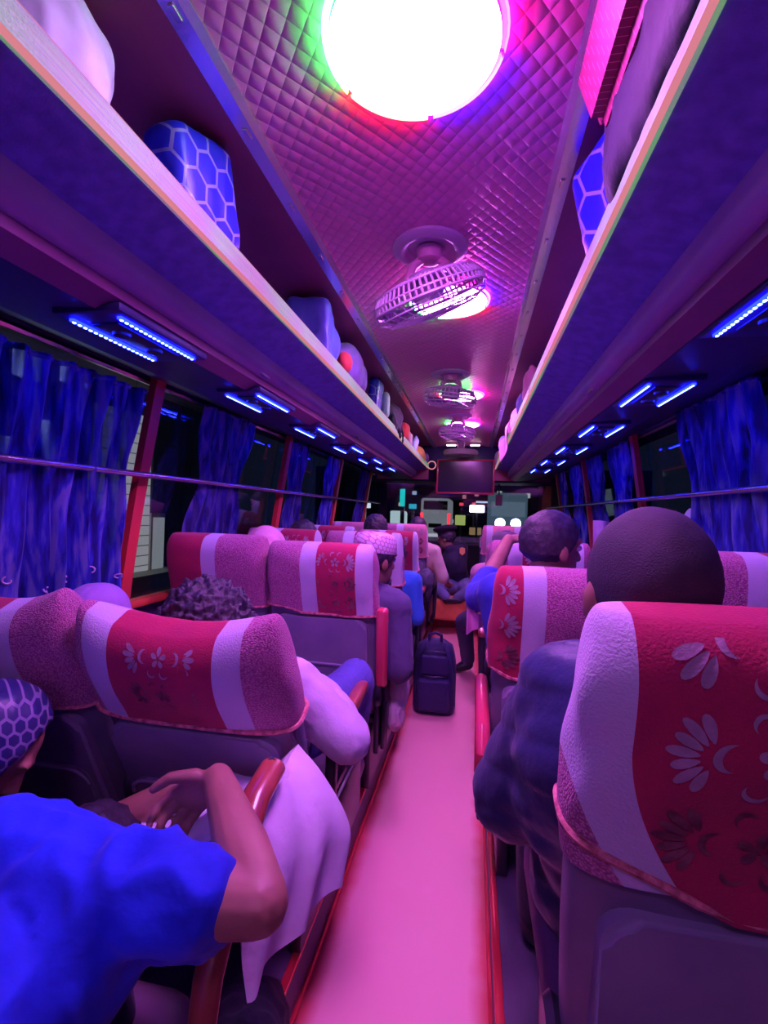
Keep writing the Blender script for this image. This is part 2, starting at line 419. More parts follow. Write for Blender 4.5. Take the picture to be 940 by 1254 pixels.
# ------------------------------------------------------------------ luggage racks
for side, sx in (('left', -1), ('right', 1)):
    t = thing('luggage_rack', f'long {side} overhead luggage rack with shiny speckled front lip and dark blue underside', 'luggage rack', (sx * .7, 2.6, 1.9))
    def Q(pts): return [(sx * x, z) for x, z in pts]
    e = 6.1
    b = MB(); b.prism(Q([(.425, 1.925), (.57, 1.885), (.60, 1.92), (1.08, 1.93), (1.08, 1.945), (.60, 1.945), (.425, 1.94)]), 'y', Y0, e); obj('shelf_underside', b, M['rack_under'], t, smooth=False, world=True)
    b = MB(); b.prism(Q([(.408, 1.925), (.424, 1.920), (.428, 1.972), (.414, 1.978)]), 'y', Y0, e); obj('front_lip', b, M['holo'], t, smooth=False, world=True)
    b = MB(); b.tube([(sx * .411, Y0, 1.921), (sx * .411, e, 1.921)], .0055, 6); obj('lip_edge', b, M['pink_edge'], t, world=True)
    b = MB(); b.tube([(sx * .418, Y0, 1.978), (sx * .418, e, 1.978)], .004, 6); obj('lip_edge', b, M['pink_edge'], t, world=True)
    b = MB()
    pr = [(.565, 1.905)] + [(.60 - .035 * math.cos(a), 1.86 - .04 * math.sin(a)) for a in [R(k) for k in range(0, 91, 15)]] + [(.64, 1.818), (.66, 1.90)]
    b.prism(Q(pr), 'y', Y0, e); obj('air_duct', b, M['rail'], t, world=True)
    b = MB(); b.prism(Q([(.655, 1.80), (.66, 1.776), (.90, 1.79), (1.09, 1.85), (1.09, 1.92), (.66, 1.90)]), 'y', Y0, e); obj('lower_panel', b, M['panel'], t, smooth=False, world=True)
    b = MB(); b.prism(Q([(.60, 1.822), (.60, 1.795), (.655, 1.774), (.66, 1.80), (.66, 1.84)]), 'y', Y0, e); obj('lower_trim', b, M['under_red'], t, smooth=False, world=True)
    for y in ((1.62, 3.0, 4.5) if sx < 0 else (1.9, 3.3, 4.7)):
        b = MB(); b.box((sx * .588, y, 1.829), (.02, .07, .012), bevel=.004)
        obj('duct_clip', b, M['alu'], t, world=True)
    b = MB(); b.box((sx * .74, e + .005, 1.88), (.66, .012, .20)); obj('end_cap', b, M['side_ceil'], t, world=True)

# ------------------------------------------------------------------ light panels with blue LED strips
M['led'] = emit('blue_led', (.05, .08, 1.), 40.)
M['ledtube'] = emit('blue_led_glow', (.0012, .0025, 1.), 60.)
def led_panel(sx, yc, xs, where, L=.29):
    t = thing('blue_strip_light', f'ceiling light with two blue strips, {where}', 'light', (sx * (xs[0] + xs[1]) / 2, yc, 1.772), 'blue light panels under the racks')
    xm = (xs[0] + xs[1]) / 2; w = xs[1] - xs[0] + .05
    b = MB(); b.box((sx * xm, yc, 1.778), (w, L + .06, .02), bevel=.006); obj('housing', b, M['panel'], t, world=True)
    b = MB()
    b.box((sx * xm, yc, 1.766), (w * .42, L * .8, .008), bevel=.003); obj('cover_plate', b, M['black'], t, world=True)
    for k in range(2):
        b = MB(); b.lathe([(.022, 0), (.02, -.008), (.008, -.010), (0, -.006)], (sx * xm, yc - .06 + .12 * k, 1.763), 16); obj('air_nozzle', b, M['metal_dark'], t, world=True)
    for k, x in enumerate(xs):
        b = MB(); b.box((sx * x, yc, 1.7655), (.011, L, .007)); s = obj('led_strip', b, M['ledtube'], t, world=True)
        b = MB(); n = 18
        for q in range(n): b.ball((sx * x, yc - L / 2 + L * (q + .5) / n, 1.7615), (.0042, .0056, .003), sub=1)
        obj('led_beads', b, M['led'], s).location = -t.location
names = ['nearest the camera', 'second from the camera', 'third from the camera', 'fourth from the camera', 'fifth from the camera', 'farthest from the camera']
for k in range(6):
    led_panel(-1, 1.09 + .70 * k, (.62, .743), f'over the left windows, {names[k]}')
    led_panel(1, 1.04 + .70 * k, (.685, .81), f'over the right windows, {names[k]}')

# ------------------------------------------------------------------ round ceiling lights and fans
M['disc'] = emit('round_light_diffuser', (.72, .17, 1.), 95.)
M['disc_fill'] = emit('rear_fill_diffuser', (.50, .15, 1.), 34.)
M['disc2'] = emit('round_light_diffuser_far', (.82, .22, .95), 70.)
SEG = [emit('green_led_ring', (.02, 1., .05), 110.), emit('red_led_ring', (1., .03, .02), 60.), emit('blue_led_ring', (.06, .01, 1.), 90.), emit('magenta_led_ring', (1., .01, .35), 60.)]
def round_light(x, y, r, label, m, rotd=0.):
    t = thing('ceiling_light', label, 'light', (x, y, 2.225), 'round ceiling lights')
    z = 2.236
    b = MB(); b.lathe([(r * 1.04, z), (r * 1.06, z - .012), (r * 1.0, z - .022), (r * .98, z - .015), (r * .98, z)], (x, y, 0), 56); obj('rim', b, M['alu'], t, world=True)
    b = MB(); b.lathe([(r * .98, z - .012), (r * .96, z - .026), (r * .8, z - .034), (r * .4, z - .039), (0, z - .04)], (x, y, 0), 56); obj('diffuser', b, m, t, world=True)
    order = [2, 3, 1, 0]   # right-far, left-far... start angle 0 = +x
    for (a0, a1), k in zip(((15, 85), (85, 150), (150, 255), (255, 375)), (2, 1, 0, 3)):
        b = MB(); b.lathe([(r * 1.062, z - .012), (r * 1.074, z - .021), (r * 1.09, z - .012)], (x, y, 0), 14, a0=R(rotd + a0 + 2), a1=R(rotd + a1 - 2))
        obj('led_ring', b, SEG[k], t, world=True)
round_light(.035, .885, .158, 'large round white ceiling light, nearest and overhead', M['disc'], 0)
round_light(.045, 1.985, .15, 'round white ceiling light just beyond the nearest ceiling fan', M['disc'], -60)
round_light(.0, -.55, .15, 'added round fill light over the seats behind the camera, out of view', M['disc_fill'], 10)  # this and the next: unseen fill lights, added for ambient from behind
round_light(.0, -1.9, .15, 'added round fill light at the rear of the bus, out of view', M['disc_fill'], 10)
round_light(.055, 3.56, .15, 'round white ceiling light just beyond the second ceiling fan', M['disc2'], 40)
round_light(.04, 4.72, .15, 'round white ceiling light just beyond the third ceiling fan', M['disc2'], 0)

M['fan'] = mat('violet_grey_fan_plastic', (.42, .30, .50), .35)
M['fanrib'] = mat('fan_cage_plastic', (.52, .36, .58), .35)
M['fanhub'] = mat('pink_fan_bracket', (.62, .25, .48), .35)
t = NT('clear_fan_blade')
M['blade'] = t.done(t.n('ShaderNodeMixShader', i0=.35, i1=t.n('ShaderNodeBsdfTransparent', i0=(.9, .85, 1)).outputs[0], i2=t.bsdf((.25, .2, .4), .2)).outputs[0])
def fan(x, y, r, label, tilt=(14, -16), full=True, drop=.155):
    t = thing('ceiling_fan', label, 'fan', (x, y, 2.24), 'caged fans along the ceiling')
    # ceiling rose
    b = MB(); b.lathe([(.125, 2.238), (.125, 2.226), (.10, 2.214), (.085, 2.218), (.075, 2.232), (0, 2.232)], (x, y, 0), 40); obj('ceiling_rose', b, M['fan'], t, world=True)
    c = V(x, y, 2.24 - drop)
    rot = (Matrix.Rotation(R(tilt[1]), 3, 'Y') @ Matrix.Rotation(R(tilt[0]), 3, 'X'))
    b = MB()
    b.lathe([(.045, 2.226), (.04, 2.19), (.028, 2.185), (0, 2.185)], (x, y, 0), 24)
    for sx in (-1, 1):
        b.tube([(x + sx * .022, y, 2.20), (x + sx * .055, y, 2.175), c + rot @ V(sx * .055, 0, .065)], .015, 10)
    obj('bracket', b, M['fanhub'], t, world=True)
    b = MB(); b.lathe([(0, .085), (.04, .08), (.058, .055), (.06, .01), (.05, -.005), (0, -.006)], c, 28, rot); obj('motor', b, M['fan'], t, world=True)
    # cage: back and front rings joined by many ribs
    b = MB()
    n = 60 if full else 40
    prof = [(.062, .058), (r * .62, .055), (r * .88, .040), (r * .985, .012), (r, -.010), (r * .96, -.035), (r * .8, -.052), (r * .5, -.06), (.045, -.062)]
    for k in range(n):
        a = 2 * PI * k / n
        b.tube([c + rot @ V(q * math.cos(a), q * math.sin(a), z) for q, z in prof[:5]], .0042 if full else .003, 5)
        if k % 2 == 0:
            b.tube([c + rot @ V(q * math.cos(a + .05 * i), q * math.sin(a + .05 * i), z) for i, (q, z) in enumerate(prof[4:])], .0013, 4)
    for q, z, rr in ((r, -.010, .0052), (r * .985, .012, .0042), (r * .88, .042, .0048), (r * .62, .056, .003), (r * .96, -.035, .003), (r * .8, -.052, .002), (r * .5, -.06, .002)):
        b.tube([c + rot @ V(q * math.cos(2 * PI * k / 48), q * math.sin(2 * PI * k / 48), z) for k in range(48)], rr, 6, closed=True)
    obj('cage', b, M['fanrib'], t, world=True)
    b = MB(); b.lathe([(.046, -.055), (.044, -.068), (.02, -.072), (0, -.072)], c, 28, rot); obj('centre_badge', b, M['fan'], t, world=True)
    for k in range(3):
        a0 = 2 * PI * k / 3 + .4
        b = MB()
        def bl(u, v):
            rad = lerp(.04, r * .88, u); ang = a0 + .5 * u + lerp(-.42, .42, v) * (1 - .25 * u)
            return c + rot @ V(rad * math.cos(ang), rad * math.sin(ang), -.02 + .03 * (v - .5))
        b.grid(bl, 8, 6); b.solid(.003); obj('blade', b, M['blade'], t, world=True)
fan(.0, 1.60, .188, 'caged ceiling fan tilted to one side, nearest to the camera', (18, -19), drop=.17)
fan(0., 3.07, .165, 'caged ceiling fan, second from the camera', (6, 6), False)
fan(0., 4.38, .165, 'caged ceiling fan, third from the camera', (0, 4), False)
t = thing('ceiling_fan', 'flat pale round ceiling fan right in front of the screen', 'fan', (-.01, 6.0, 2.2), 'caged fans along the ceiling')
b = MB(); b.lathe([(.20, 2.13), (.215, 2.10), (.20, 2.07), (.1, 2.055), (0, 2.05)], (-.01, 5.95, 0), 40); obj('cage', b, mat('pale_green_plastic', (.55, .62, .55), .4), t, world=True)
b = MB(); b.lathe([(.05, 2.24), (.04, 2.13), (.2, 2.13)], (-.01, 5.95, 0), 24); obj('motor', b, M['fan'], t, world=True)
for i, (x, nm) in enumerate(((-.13, 'left'), (.16, 'right'))):
    t = thing('ceiling_light', f'small bright light above the screen, on the {nm} side', 'light', (x, 6.1, 2.2), 'small lights over the screen')
    b = MB(); b.box((x, 6.0, 2.215), (.13, .05, .02), bevel=.006); obj('housing', b, M['alu'], t, world=True)
    b = MB(); b.box((x, 6.0, 2.20), (.11, .035, .014), bevel=.004); obj('diffuser', b, emit('small_lamp', (1., .55, .7), 14), t, world=True)

# ------------------------------------------------------------------ screen, mirror, ring
t = thing('television', 'flat screen with thin red frame hanging above the windscreen', 'screen', (.05, 6.15, 1.83))
b = MB(); b.box((.05, 6.18, 1.828), (.70, .05, .43), bevel=.008); obj('case', b, M['black'], t, world=True)
b = MB(); b.box((.05, 6.152, 1.828), (.655, .006, .39)); obj('display', b, mat('dark_screen_glass', (.03, .015, .06), .16), t, world=True)
b = MB()
for c, s in (((.05, 6.148, 2.035), (.72, .022, .018)), ((.05, 6.148, 1.618), (.72, .022, .022)), ((-.30, 6.148, 1.827), (.02, .022, .43)), ((.40, 6.148, 1.827), (.02, .022, .43))): b.box(c, s, bevel=.003)
obj('frame', b, M['redarm'], t, smooth=True, world=True)
b = MB(); b.box((.05, 6.25, 2.08), (.2, .05, .12)); obj('bracket', b, M['metal_dark'], t, world=True)
t = thing('rear_view_mirror', 'small pale mirror hanging at the top of the windscreen', 'mirror', (.50, 6.7, 1.56))
b = MB(); b.box((.50, 6.75, 1.56), (.09, .03, .15), bevel=.012); obj('housing', b, mat('pale_pink_plastic', (.75, .4, .45), .4), t, world=True)
b = MB(); b.tube([(.50, 6.75, 1.63), (.50, 6.8, 1.79)], .01, 8); obj('stem', b, M['metal_dark'], t, world=True)
b = MB(); b.tube([(-.375 + .05 * math.cos(2 * PI * k / 24), 6.14, 1.965 + .05 * math.sin(2 * PI * k / 24)) for k in range(24)], .007, 8, closed=True)
tag(obj('hanging_ring', b, M['pink_edge']), 'small pinkish ring at the far end of the left rack', 'ring')

# ------------------------------------------------------------------ curtains
CUR = []
def curtain(sx, y0, y1, z0, z1, label, m, tie=None, ph=0., amp=.022, folds=None, curls=True):
    t = thing('window_curtain', label, 'curtain', (sx * 1.17, (y0 + y1) / 2, z1), 'gathered blue curtains along the windows')
    L = y1 - y0; nf = folds or max(3, int(L / .075))
    yc = (y0 + y1) / 2
    def P(u, v, off=0.):
        z = lerp(z0, z1, v)
        k = 1.
        if tie is not None: k = 1 - tie * math.exp(-((z - 1.475) / .16) ** 2)
        y = yc + (u - .5) * L * k + .015 * math.sin(5 * v + ph)
        a = amp * (.6 + .4 * math.sin(3 * u * nf + ph)) * (1.15 - .3 * v)
        d = math.sin(2 * PI * nf * u + ph + .8 * math.sin(3 * v + ph)) * a + .006 * math.sin(17 * v + 9 * u)
        return V(sx * (wx(z) - .052 - amp * .7 + d - off), y, z)
    b = MB(); b.grid(P, nf * 9, 22); b.solid(.0015)
    obj('drape', b, m, t, world=True)
    if curls:
        b = MB()
        for q in range(max(2, int(L / .09))):
            u0 = (q + .5) / max(2, int(L / .09)); v0 = .19 + .06 * ((q * 7) % 3) / 3
            for dv, w in ((0, 1), (.07, .75)):
                pts = []
                for i in range(11):
                    a = i / 10 * 4.6 + q
                    rr = .018 * w * (1 - .06 * i)
                    pts.append(P(min(.99, max(.01, u0 + rr * math.cos(a) / L)), max(.01, v0 + dv + rr * math.sin(a) / (z1 - z0)), .004))
                b.tube(pts, .0028, 5)
        o = obj('curl_print', b, M['curl'], t, world=True); o['kind'] = 'stuff'
    hb = MB(); hb.tube([P(k / 30, 1.0) + V(0, 0, -.01) for k in range(31)], .008, 6); obj('heading_tape', hb, m, t, world=True)
cl = 'blue patterned curtain '
curtain(-1, .10, .86, .84, 1.80, cl + 'at the far left edge of the photo', M['curtain'], .10, .3)
curtain(-1, .90, 1.60, .84, 1.775, cl + 'just before the nearest left red pillar', M['curtain'], .05, 1.3, .034)
curtain(-1, 2.02, 2.52, .80, 1.82, cl + 'tied in at the rail, beside the gap where the building shows', M['curtain2'], .30, 2.1, .03)
curtain(-1, 3.14, 3.44, .84, 1.82, cl + 'hanging just past the second left red pillar', M['curtain2'], .25, .5)
curtain(-1, 3.95, 4.28, .84, 1.82, cl + 'hanging just before the third left red pillar', M['curtain'], .25, 1.5)
curtain(-1, 5.15, 5.55, .84, 1.82, cl + 'hanging just before the farthest left red pillar', M['curtain2'], .2, 2.5)
curtain(1, .95, 1.58, .84, 1.83, cl + 'hanging at the right edge of the photo, nearest right window', M['curtain2'], .0, .7, .028)
curtain(1, 1.74, 2.34, .84, 1.83, cl + 'spread at the top beside the right window with the white paper', M['curtain'], .15, 1.9, .028)
curtain(1, 3.10, 3.50, .84, 1.82, cl + 'beyond the right pillar behind the shaved head', M['curtain'], .35, 1.1)
curtain(1, 3.72, 4.12, .84, 1.82, cl + 'hanging before the second visible right red pillar', M['curtain2'], .3, 2.2)
curtain(1, 4.42, 4.80, .84, 1.82, cl + 'hanging past the second visible right red pillar', M['curtain'], .3, .2)
curtain(1, 5.05, 5.45, .84, 1.82, cl + 'farthest on the right side near the windscreen', M['curtain'], .3, 3.2)
t = thing('purple_towel', 'pale purple towel hanging beside the man with raised arm, against the right window', 'towel', (.98, 3.0, 1.25))
b = MB(); b.grid(lambda u, v: (lerp(.86, 1.10, u) , 2.98 + .02 * math.sin(16 * u + 2 * v), lerp(.98, 1.34 - .06 * u * u, v)), 24, 8); b.solid(.006); obj('drape', b, cloth('purple_towel_cloth', (.55, .38, .72)), t, world=True)
b = MB(); b.grid(lambda u, v: (1.10 + .02 * v, lerp(2.30, 2.50, u), lerp(1.29, 1.38 + .03 * math.sin(5 * u), v)), 8, 4); b.solid(.002)
tag(obj('white_paper', b, cloth('white_paper_sheet', (.75, .75, .72))), 'crumpled white paper at the right window just below the rail', 'paper')

# ------------------------------------------------------------------ seats
def motif(sc=1.):
    """flat print: list of (polygon, material slot) in metres, centred"""
    out = []
    def leaf(cx, cy, ang, l, w):
        p = []
        for k in range(14):
            a = 2 * PI * k / 14
            x = l * .5 * (1 - math.cos(a)); y = w * .5 * math.sin(a) * (.35 + .65 * math.sqrt(x / l + 1e-6))
            p.append((cx + x * math.cos(ang) - y * math.sin(ang), cy + x * math.sin(ang) + y * math.cos(ang)))
        out.append((p, 1))
    def hook(cx, cy, r, a0, a1, w, ms=1):
        n = 12
        o = [(cx + (r + w * math.sin(PI * k / n)) * math.cos(lerp(a0, a1, k / n)), cy + (r + w * math.sin(PI * k / n)) * math.sin(lerp(a0, a1, k / n))) for k in range(n + 1)]
        i = [(cx + (r - w * math.sin(PI * k / n)) * math.cos(lerp(a0, a1, k / n)), cy + (r - w * math.sin(PI * k / n)) * math.sin(lerp(a0, a1, k / n))) for k in range(n + 1)]
        for k in range(n): out.append(([o[k], o[k + 1], i[k + 1], i[k]], ms))
    for m in (-1, 1):
        ax = .052 * m
        for k in range(7):
            a = (PI if m < 0 else 0) + (k - 3) * .40
            leaf(ax + .014 * math.cos(a), .014 * math.sin(a), a, .030 + .004 * (k % 2), .0135)
        hook(ax - m * .014, .0, .014, PI * .5 if m < 0 else -PI * .5, PI * 1.5 if m < 0 else PI * .5, .0038)
        for s in (-1, 1):
            hook(m * .017, s * .034, .0105, (PI * .2 if s > 0 else -PI * 1.2), (PI * 1.25 if s > 0 else -PI * .1), .0026)
    for k in range(5):
        a = PI / 2 + k * 2 * PI / 5
        leaf(.004 * math.cos(a), .004 * math.sin(a), a, .018, .014)
    hook(0, 0, .0035, 0, 2 * PI, .0016, 2)
    return [([(x * sc, y * sc) for x, y in p], s) for p, s in out]

def make_seat(X, Y, label, w=.47, top=1.075, recl=11., off=0., ch=.30, ear=.0, arm=None, pale=False, aisle=1, armz=.62, rows=3, slack=.0, panel=True, msc=1., ab=(.105, .17), mz=.055, wk=0., hl=0., mx=0.):
    """X centre, Y of the seat-back hinge; local z=0 is the platform"""
    t = thing('bus_seat', label, 'bus seat', (X, Y, .13), 'reclining bus seats with patterned cloth head covers')
    hz = .42; Lb = (top - hz) / math.cos(R(recl)); hw = w / 2
    RM = Matrix.Translation((0, 0, hz)) @ Matrix.Rotation(R(recl), 4, 'X') @ Matrix.Translation((0, 0, -hz))
    topz = hz + Lb
    # cushion
    b = MB(); b.box((0, .24, .40), (w * .97, .50, .13), bevel=.045, seg=4); obj('cushion', b, M['cushion'], t)
    b = MB()
    for sx in (-1, 1):
        b.box((sx * hw * .75, .22, .17), (.04, .36, .34), bevel=.008)
    b.box((0, .22, .32), (w * .9, .42, .03), bevel=.008); obj('base_frame', b, M['metal_dark'], t)
    def half(z, extra=0.):
        """half width, half thickness at height z along the back"""
        k = max(0., (z - (topz - .075)) / .075)
        q = math.sqrt(max(0., 1 - min(1, k) ** 2.6))
        s = (z - hz) / Lb
        tw = hw * (.94 + .06 * math.sin(PI * min(1, s)))
        th = lerp(.058, .05, s) + .022 * math.exp(-((s - .82) / .16) ** 2)
        return tw * (.92 + .08 * q) + extra, th * (.05 + .95 * q) + extra
    def ring(z, n, extra, e=3.6):
        a, c = half(z, extra); pts = []
        for k in range(n):
            th = 2 * PI * k / n; cs, sn = math.cos(th), math.sin(th)
            x = a * math.copysign(abs(cs) ** (2 / e), cs); y = c * math.copysign(abs(sn) ** (2 / e), sn)
            pts.append((x, y))
        return pts
    def lift(x, z):
        s = (z - hz) / Lb
        return ear * max(0., s) ** 5 * (abs(x) / hw) ** 2
    def loft(z0, z1, nz, n, extra, wob=0., skirt=0.):
        b = MB(); rings = []
        for i in range(nz + 1):
            f = i / nz; z = lerp(z0, z1, 1 - (1 - f) ** 1.6 if z1 > topz - .02 else f)
            r = []
            for x, y in ring(z, n, extra):
                nz_ = noise.noise(V(x * 16 + X * 9, z * 11 + Y * 5, y * 14)) * wob * (1.6 - f)
                zz = z + lift(x, z)
                if i == 0: zz += skirt * noise.noise(V(x * 9 + X * 7, y * 9, Y)) * 2 - skirt * (x / hw) + hl * max(0., -x / hw) ** 2
                kk = 1 + nz_ / max(.03, math.hypot(x, y))
                r.append(b.bm.verts.new((x * kk, y * kk, zz)))
            rings.append(r)
        for p, q in zip(rings, rings[1:]):
            for k in range(n): b.bm.faces.new((p[k], p[(k + 1) % n], q[(k + 1) % n], q[k]))
        tp = rings[-1]
        for k in range(n // 2):
            q = [tp[k], tp[k + 1], tp[(n - k - 1) % n], tp[(n - k) % n]]
            q = list(dict.fromkeys(q))
            if len(q) > 2: b.bm.faces.new(q)
        b.bm.faces.new(rings[0][::-1])
        return b
    b = loft(hz - .04, topz - .02, 20, 40, 0.); b.rot(RM); obj('backrest', b, M['shell'], t)
    ex = .011; z0 = topz - ch
    b = loft(z0, topz - .0012, 30, 72, ex, .006 + slack * .3, slack)
    def surf(x, z, o=.0016):
        a, c = half(z, ex); f = min(.995, abs(x) / a)
        y = -c * (1 - f ** 3.6) ** (1 / 3.6)
        fr = 1 - max(0., 1 - (z - z0) / (topz - z0)) ** (1 / 1.6)
        kk = 1 + noise.noise(V(x * 16 + X * 9, z * 11 + Y * 5, y * 14)) * (.006 + slack * .3) * (1.6 - fr) / max(.03, math.hypot(x, y))
        return V(x * kk, y * kk - o, z + lift(x, z))
    pitch = .098 * msc
    if rows:
        mo = motif(msc)
        for r_ in range(rows):
            zc = topz - mz - r_ * pitch * 1.08
            if zc - .035 < z0: break
            for poly, sl in mo:
                pts = [(off + mx + px, zc + pz) for px, pz in poly]
                if any(px < off - ab[0] + (wk * max(0., (z0 + .19 - pz) / .19) ** 1.8 if wk else -9.) + .004 for px, pz in pts): continue
                if any(abs(px) > hw - .012 or pz > topz - .008 or pz < z0 + .01 for px, pz in pts): continue
                b.mi = (sl if r_ == 0 or (msc > .95 and r_ < 2) else 2)
                b.fan([surf(px, pz) for px, pz in pts]) if len(pts) > 4 else b._mark([b.bm.faces.new([b.bm.verts.new(surf(px, pz)) for px, pz in pts])])
        b.mi = 0
    b.rot(RM)
    o = obj('head_cover', b, [cover(off, pale, *ab, z0, wk), M['petal'], M['petal_dark']], t)
    # beaded hem round the lower edge and the back corners
    b = MB()
    pts = [V(x * 1.01, y * 1.02, z0 + .004 - slack * (x / hw) + hl * max(0., -x / hw) ** 2 + slack * noise.noise(V(x * 9 + X * 7, y * 9, Y)) * 2) for x, y in ring(z0, 56, ex)]
    b.tube(pts, .0055, 6, closed=True); b.rot(RM); obj('cover_hem', b, M['bead'], t)
    if panel:
        # back panel: raised plate with rounded upper corners, and a pocket with piping
        pz1 = z0 - .02; pz0 = hz - .06; pw = hw * .86; rc = .045
        out = [(-pw, pz0), (pw, pz0)] + [(pw - rc + rc * math.cos(a), pz1 - rc + rc * math.sin(a)) for a in [R(k) for k in range(0, 91, 15)]] + [(-pw + rc + rc * math.cos(a), pz1 - rc + rc * math.sin(a)) for a in [R(k) for k in range(90, 181, 15)]]
        b = MB()
        yy = -half((pz0 + pz1) / 2)[1]
        b.prism(out, 'y', yy - .016, yy + .02)
        bmesh.ops.bevel(b.bm, geom=[e for e in b.bm.edges if all(abs(v.co.y - (yy - .016)) < 1e-4 for v in e.verts)], offset=.01, segments=3, affect='EDGES')
        b.rot(RM); obj('back_panel', b, M['shell2'], t, angle=60)
        kz = lerp(pz0, pz1, .56); kw = pw * .9
        prof = [(-kw, pz0 + .02), (kw, pz0 + .02)] + [(kw - rc + rc * math.cos(a), kz - rc + rc * math.sin(a)) for a in [R(k) for k in range(0, 91, 15)]] + [(-kw + rc + rc * math.cos(a), kz - rc + rc * math.sin(a)) for a in [R(k) for k in range(90, 181, 15)]]
        b = MB(); b.prism(prof, 'y', yy - .026, yy - .01)
        bmesh.ops.bevel(b.bm, geom=[e for e in b.bm.edges if all(abs(v.co.y - (yy - .026)) < 1e-4 for v in e.verts)], offset=.008, segments=2, affect='EDGES')
        b.rot(RM); pk = obj('seat_pocket', b, M['shell2'], t, angle=60)
        b = MB(); b.tube([(p, yy - .027, q) for p, q in prof[2:]], .005, 6); b.rot(RM); obj('piping', b, M['piping'], pk)
    # side hinge and armrests
    for sx in (-1, 1):
        b = MB()
        b.lathe([(0, .018), (.045, .016), (.055, 0), (.045, -.012), (0, -.012)], (sx * (hw * .99), .0, hz + .02), 20, Matrix.Rotation(PI / 2, 3, 'Y'))
        b.box((sx * hw * .99, .01, hz - .10), (.022, .06, .26), bevel=.006)
        obj('recline_hinge', b, M['metal_dark'], t)
    ax = aisle * (hw + .022)
    ar = arm or 'down'
    am = M['wood'] if ar not in ('up', 'tilt') else M['redarm']
    b = MB()
    if ar in ('down', 'wood'):
        b.box((ax, .22, armz), (.046, .42, .038), Matrix.Rotation(R(4), 3, 'X'), bevel=.015, seg=3)
    elif ar == 'up':
        b.box((ax + .012, -.135, armz + .10), (.046, .05, .32), Matrix.Rotation(R(6), 3, 'X'), bevel=.014, seg=3)
    elif ar == 'tilt':
        b.tube([(ax, -.10, armz - .10), (ax, -.14, armz - .02), (ax, -.10, armz + .03), (ax, .05, armz + .05), (ax, .28, armz + .06)], .024, 12)
    if ar == 'none': b.bm.free(); return t
    obj('armrest', b, am, t)
    b = MB()
    b.box((ax, .06, armz * .5 + .1), (.026, .045, armz - .2), bevel=.006)
    b.box((ax, .20, .30), (.02, .40, .20), bevel=.01); obj('armrest_support', b, M['metal_dark'], t)
    return t
XA = -.455; XW = -.955
make_seat(XA, .22, 'seat under the man in bright blue shirt, nearest on the left', recl=14, arm='none', panel=True)
make_seat(XW, .22, 'window seat to the left of the man in bright blue shirt', recl=14, aisle=1, arm='none')
make_seat(XA - .01, 1.22, 'reclined seat with flowered red cover, curly black hair showing above it', w=.50, top=.945, recl=25, ear=.065, ch=.225, arm='down', off=-.02, ab=(.125, .19), armz=.60, msc=.85, mz=.03, rows=3)
make_seat(XW - .02, 1.22, 'reclined seat with dull pink cover at the left edge of the photo', w=.47, top=.965, recl=24, ear=.07, ch=.25, off=-.06, rows=0)
make_seat(-.435, 2.03, 'upright seat with loose flowered cover and purple grey pocket back, left of the skullcap', w=.455, top=1.085, recl=12, ch=.275, off=.075, ab=(.08, .145), arm='up', armz=.58, msc=.8, slack=.012)
make_seat(-.915, 2.06, 'upright left window seat, half red and half pink cover, beside the tied curtain', w=.455, top=1.10, recl=12, ch=.30, off=-.145, rows=0)
make_seat(-.45, 2.85, 'aisle seat right behind the embroidered skullcap, third row on the left', w=.45, top=1.10, recl=11, off=.06, arm='down', msc=.8)
make_seat(-.94, 2.85, 'window seat with pink and red cover, third row on the left', w=.45, top=1.10, recl=11, off=.10, arm='none', msc=.8)
make_seat(-.46, 3.70, 'aisle seat with red flowered edge, fourth row on the left', w=.45, top=1.08, recl=12, off=.09, arm='down', msc=.8)
make_seat(-.94, 3.70, 'window seat mostly hidden by others, fourth row on the left', w=.45, top=1.10, recl=11, off=.05, arm='none', msc=.8)
make_seat(-.47, 4.53, 'front aisle seat with pale pink cover, beside the man in cream', w=.45, top=1.115, recl=10, off=.12, pale=True, arm='down', msc=.8)
make_seat(-.94, 4.53, 'front window seat with pale pink cover on the left', w=.45, top=1.115, recl=10, off=.0, pale=True, arm='none', msc=.8)
make_seat(.556, .76, 'nearest seat on the right with large flowered red cover, under the shaved head', w=.50, top=1.116, recl=11, ch=.355, off=-.098, aisle=-1, arm='none', slack=.012, rows=4, msc=1.12, mz=.012, wk=.075, hl=.055, mx=.034)
make_seat(1.005, .80, 'low right window seat at the right edge, beside the shaved man', w=.42, top=1.02, recl=11, aisle=-1, arm='none', rows=0)
make_seat(.475, 1.64, 'second seat on the right, broad white stripe on its cover, raised magenta armrest', w=.47, top=1.065, recl=11, ch=.335, off=-.26, aisle=-1, arm='tilt', armz=.52, slack=.02, rows=3, msc=1.)
make_seat(.975, 1.64, 'right window seat seen to the right of the shaved head', w=.43, top=1.135, recl=9, ch=.33, off=.10, aisle=-1, arm='none', rows=2)
make_seat(.485, 2.52, 'third seat on the right, in front of the man with raised arm', w=.46, top=1.10, recl=10, off=.02, aisle=-1, arm='down')
make_seat(.49, 3.45, 'fourth seat on the right, with the passenger in grey cap', w=.45, top=1.04, recl=12, off=.02, aisle=-1, arm='down', msc=.8)
make_seat(.475, 5.22, 'front seat on the right with pale pink cover', w=.42, top=1.115, recl=8, off=.0, pale=True, aisle=-1, arm='down', msc=.8)

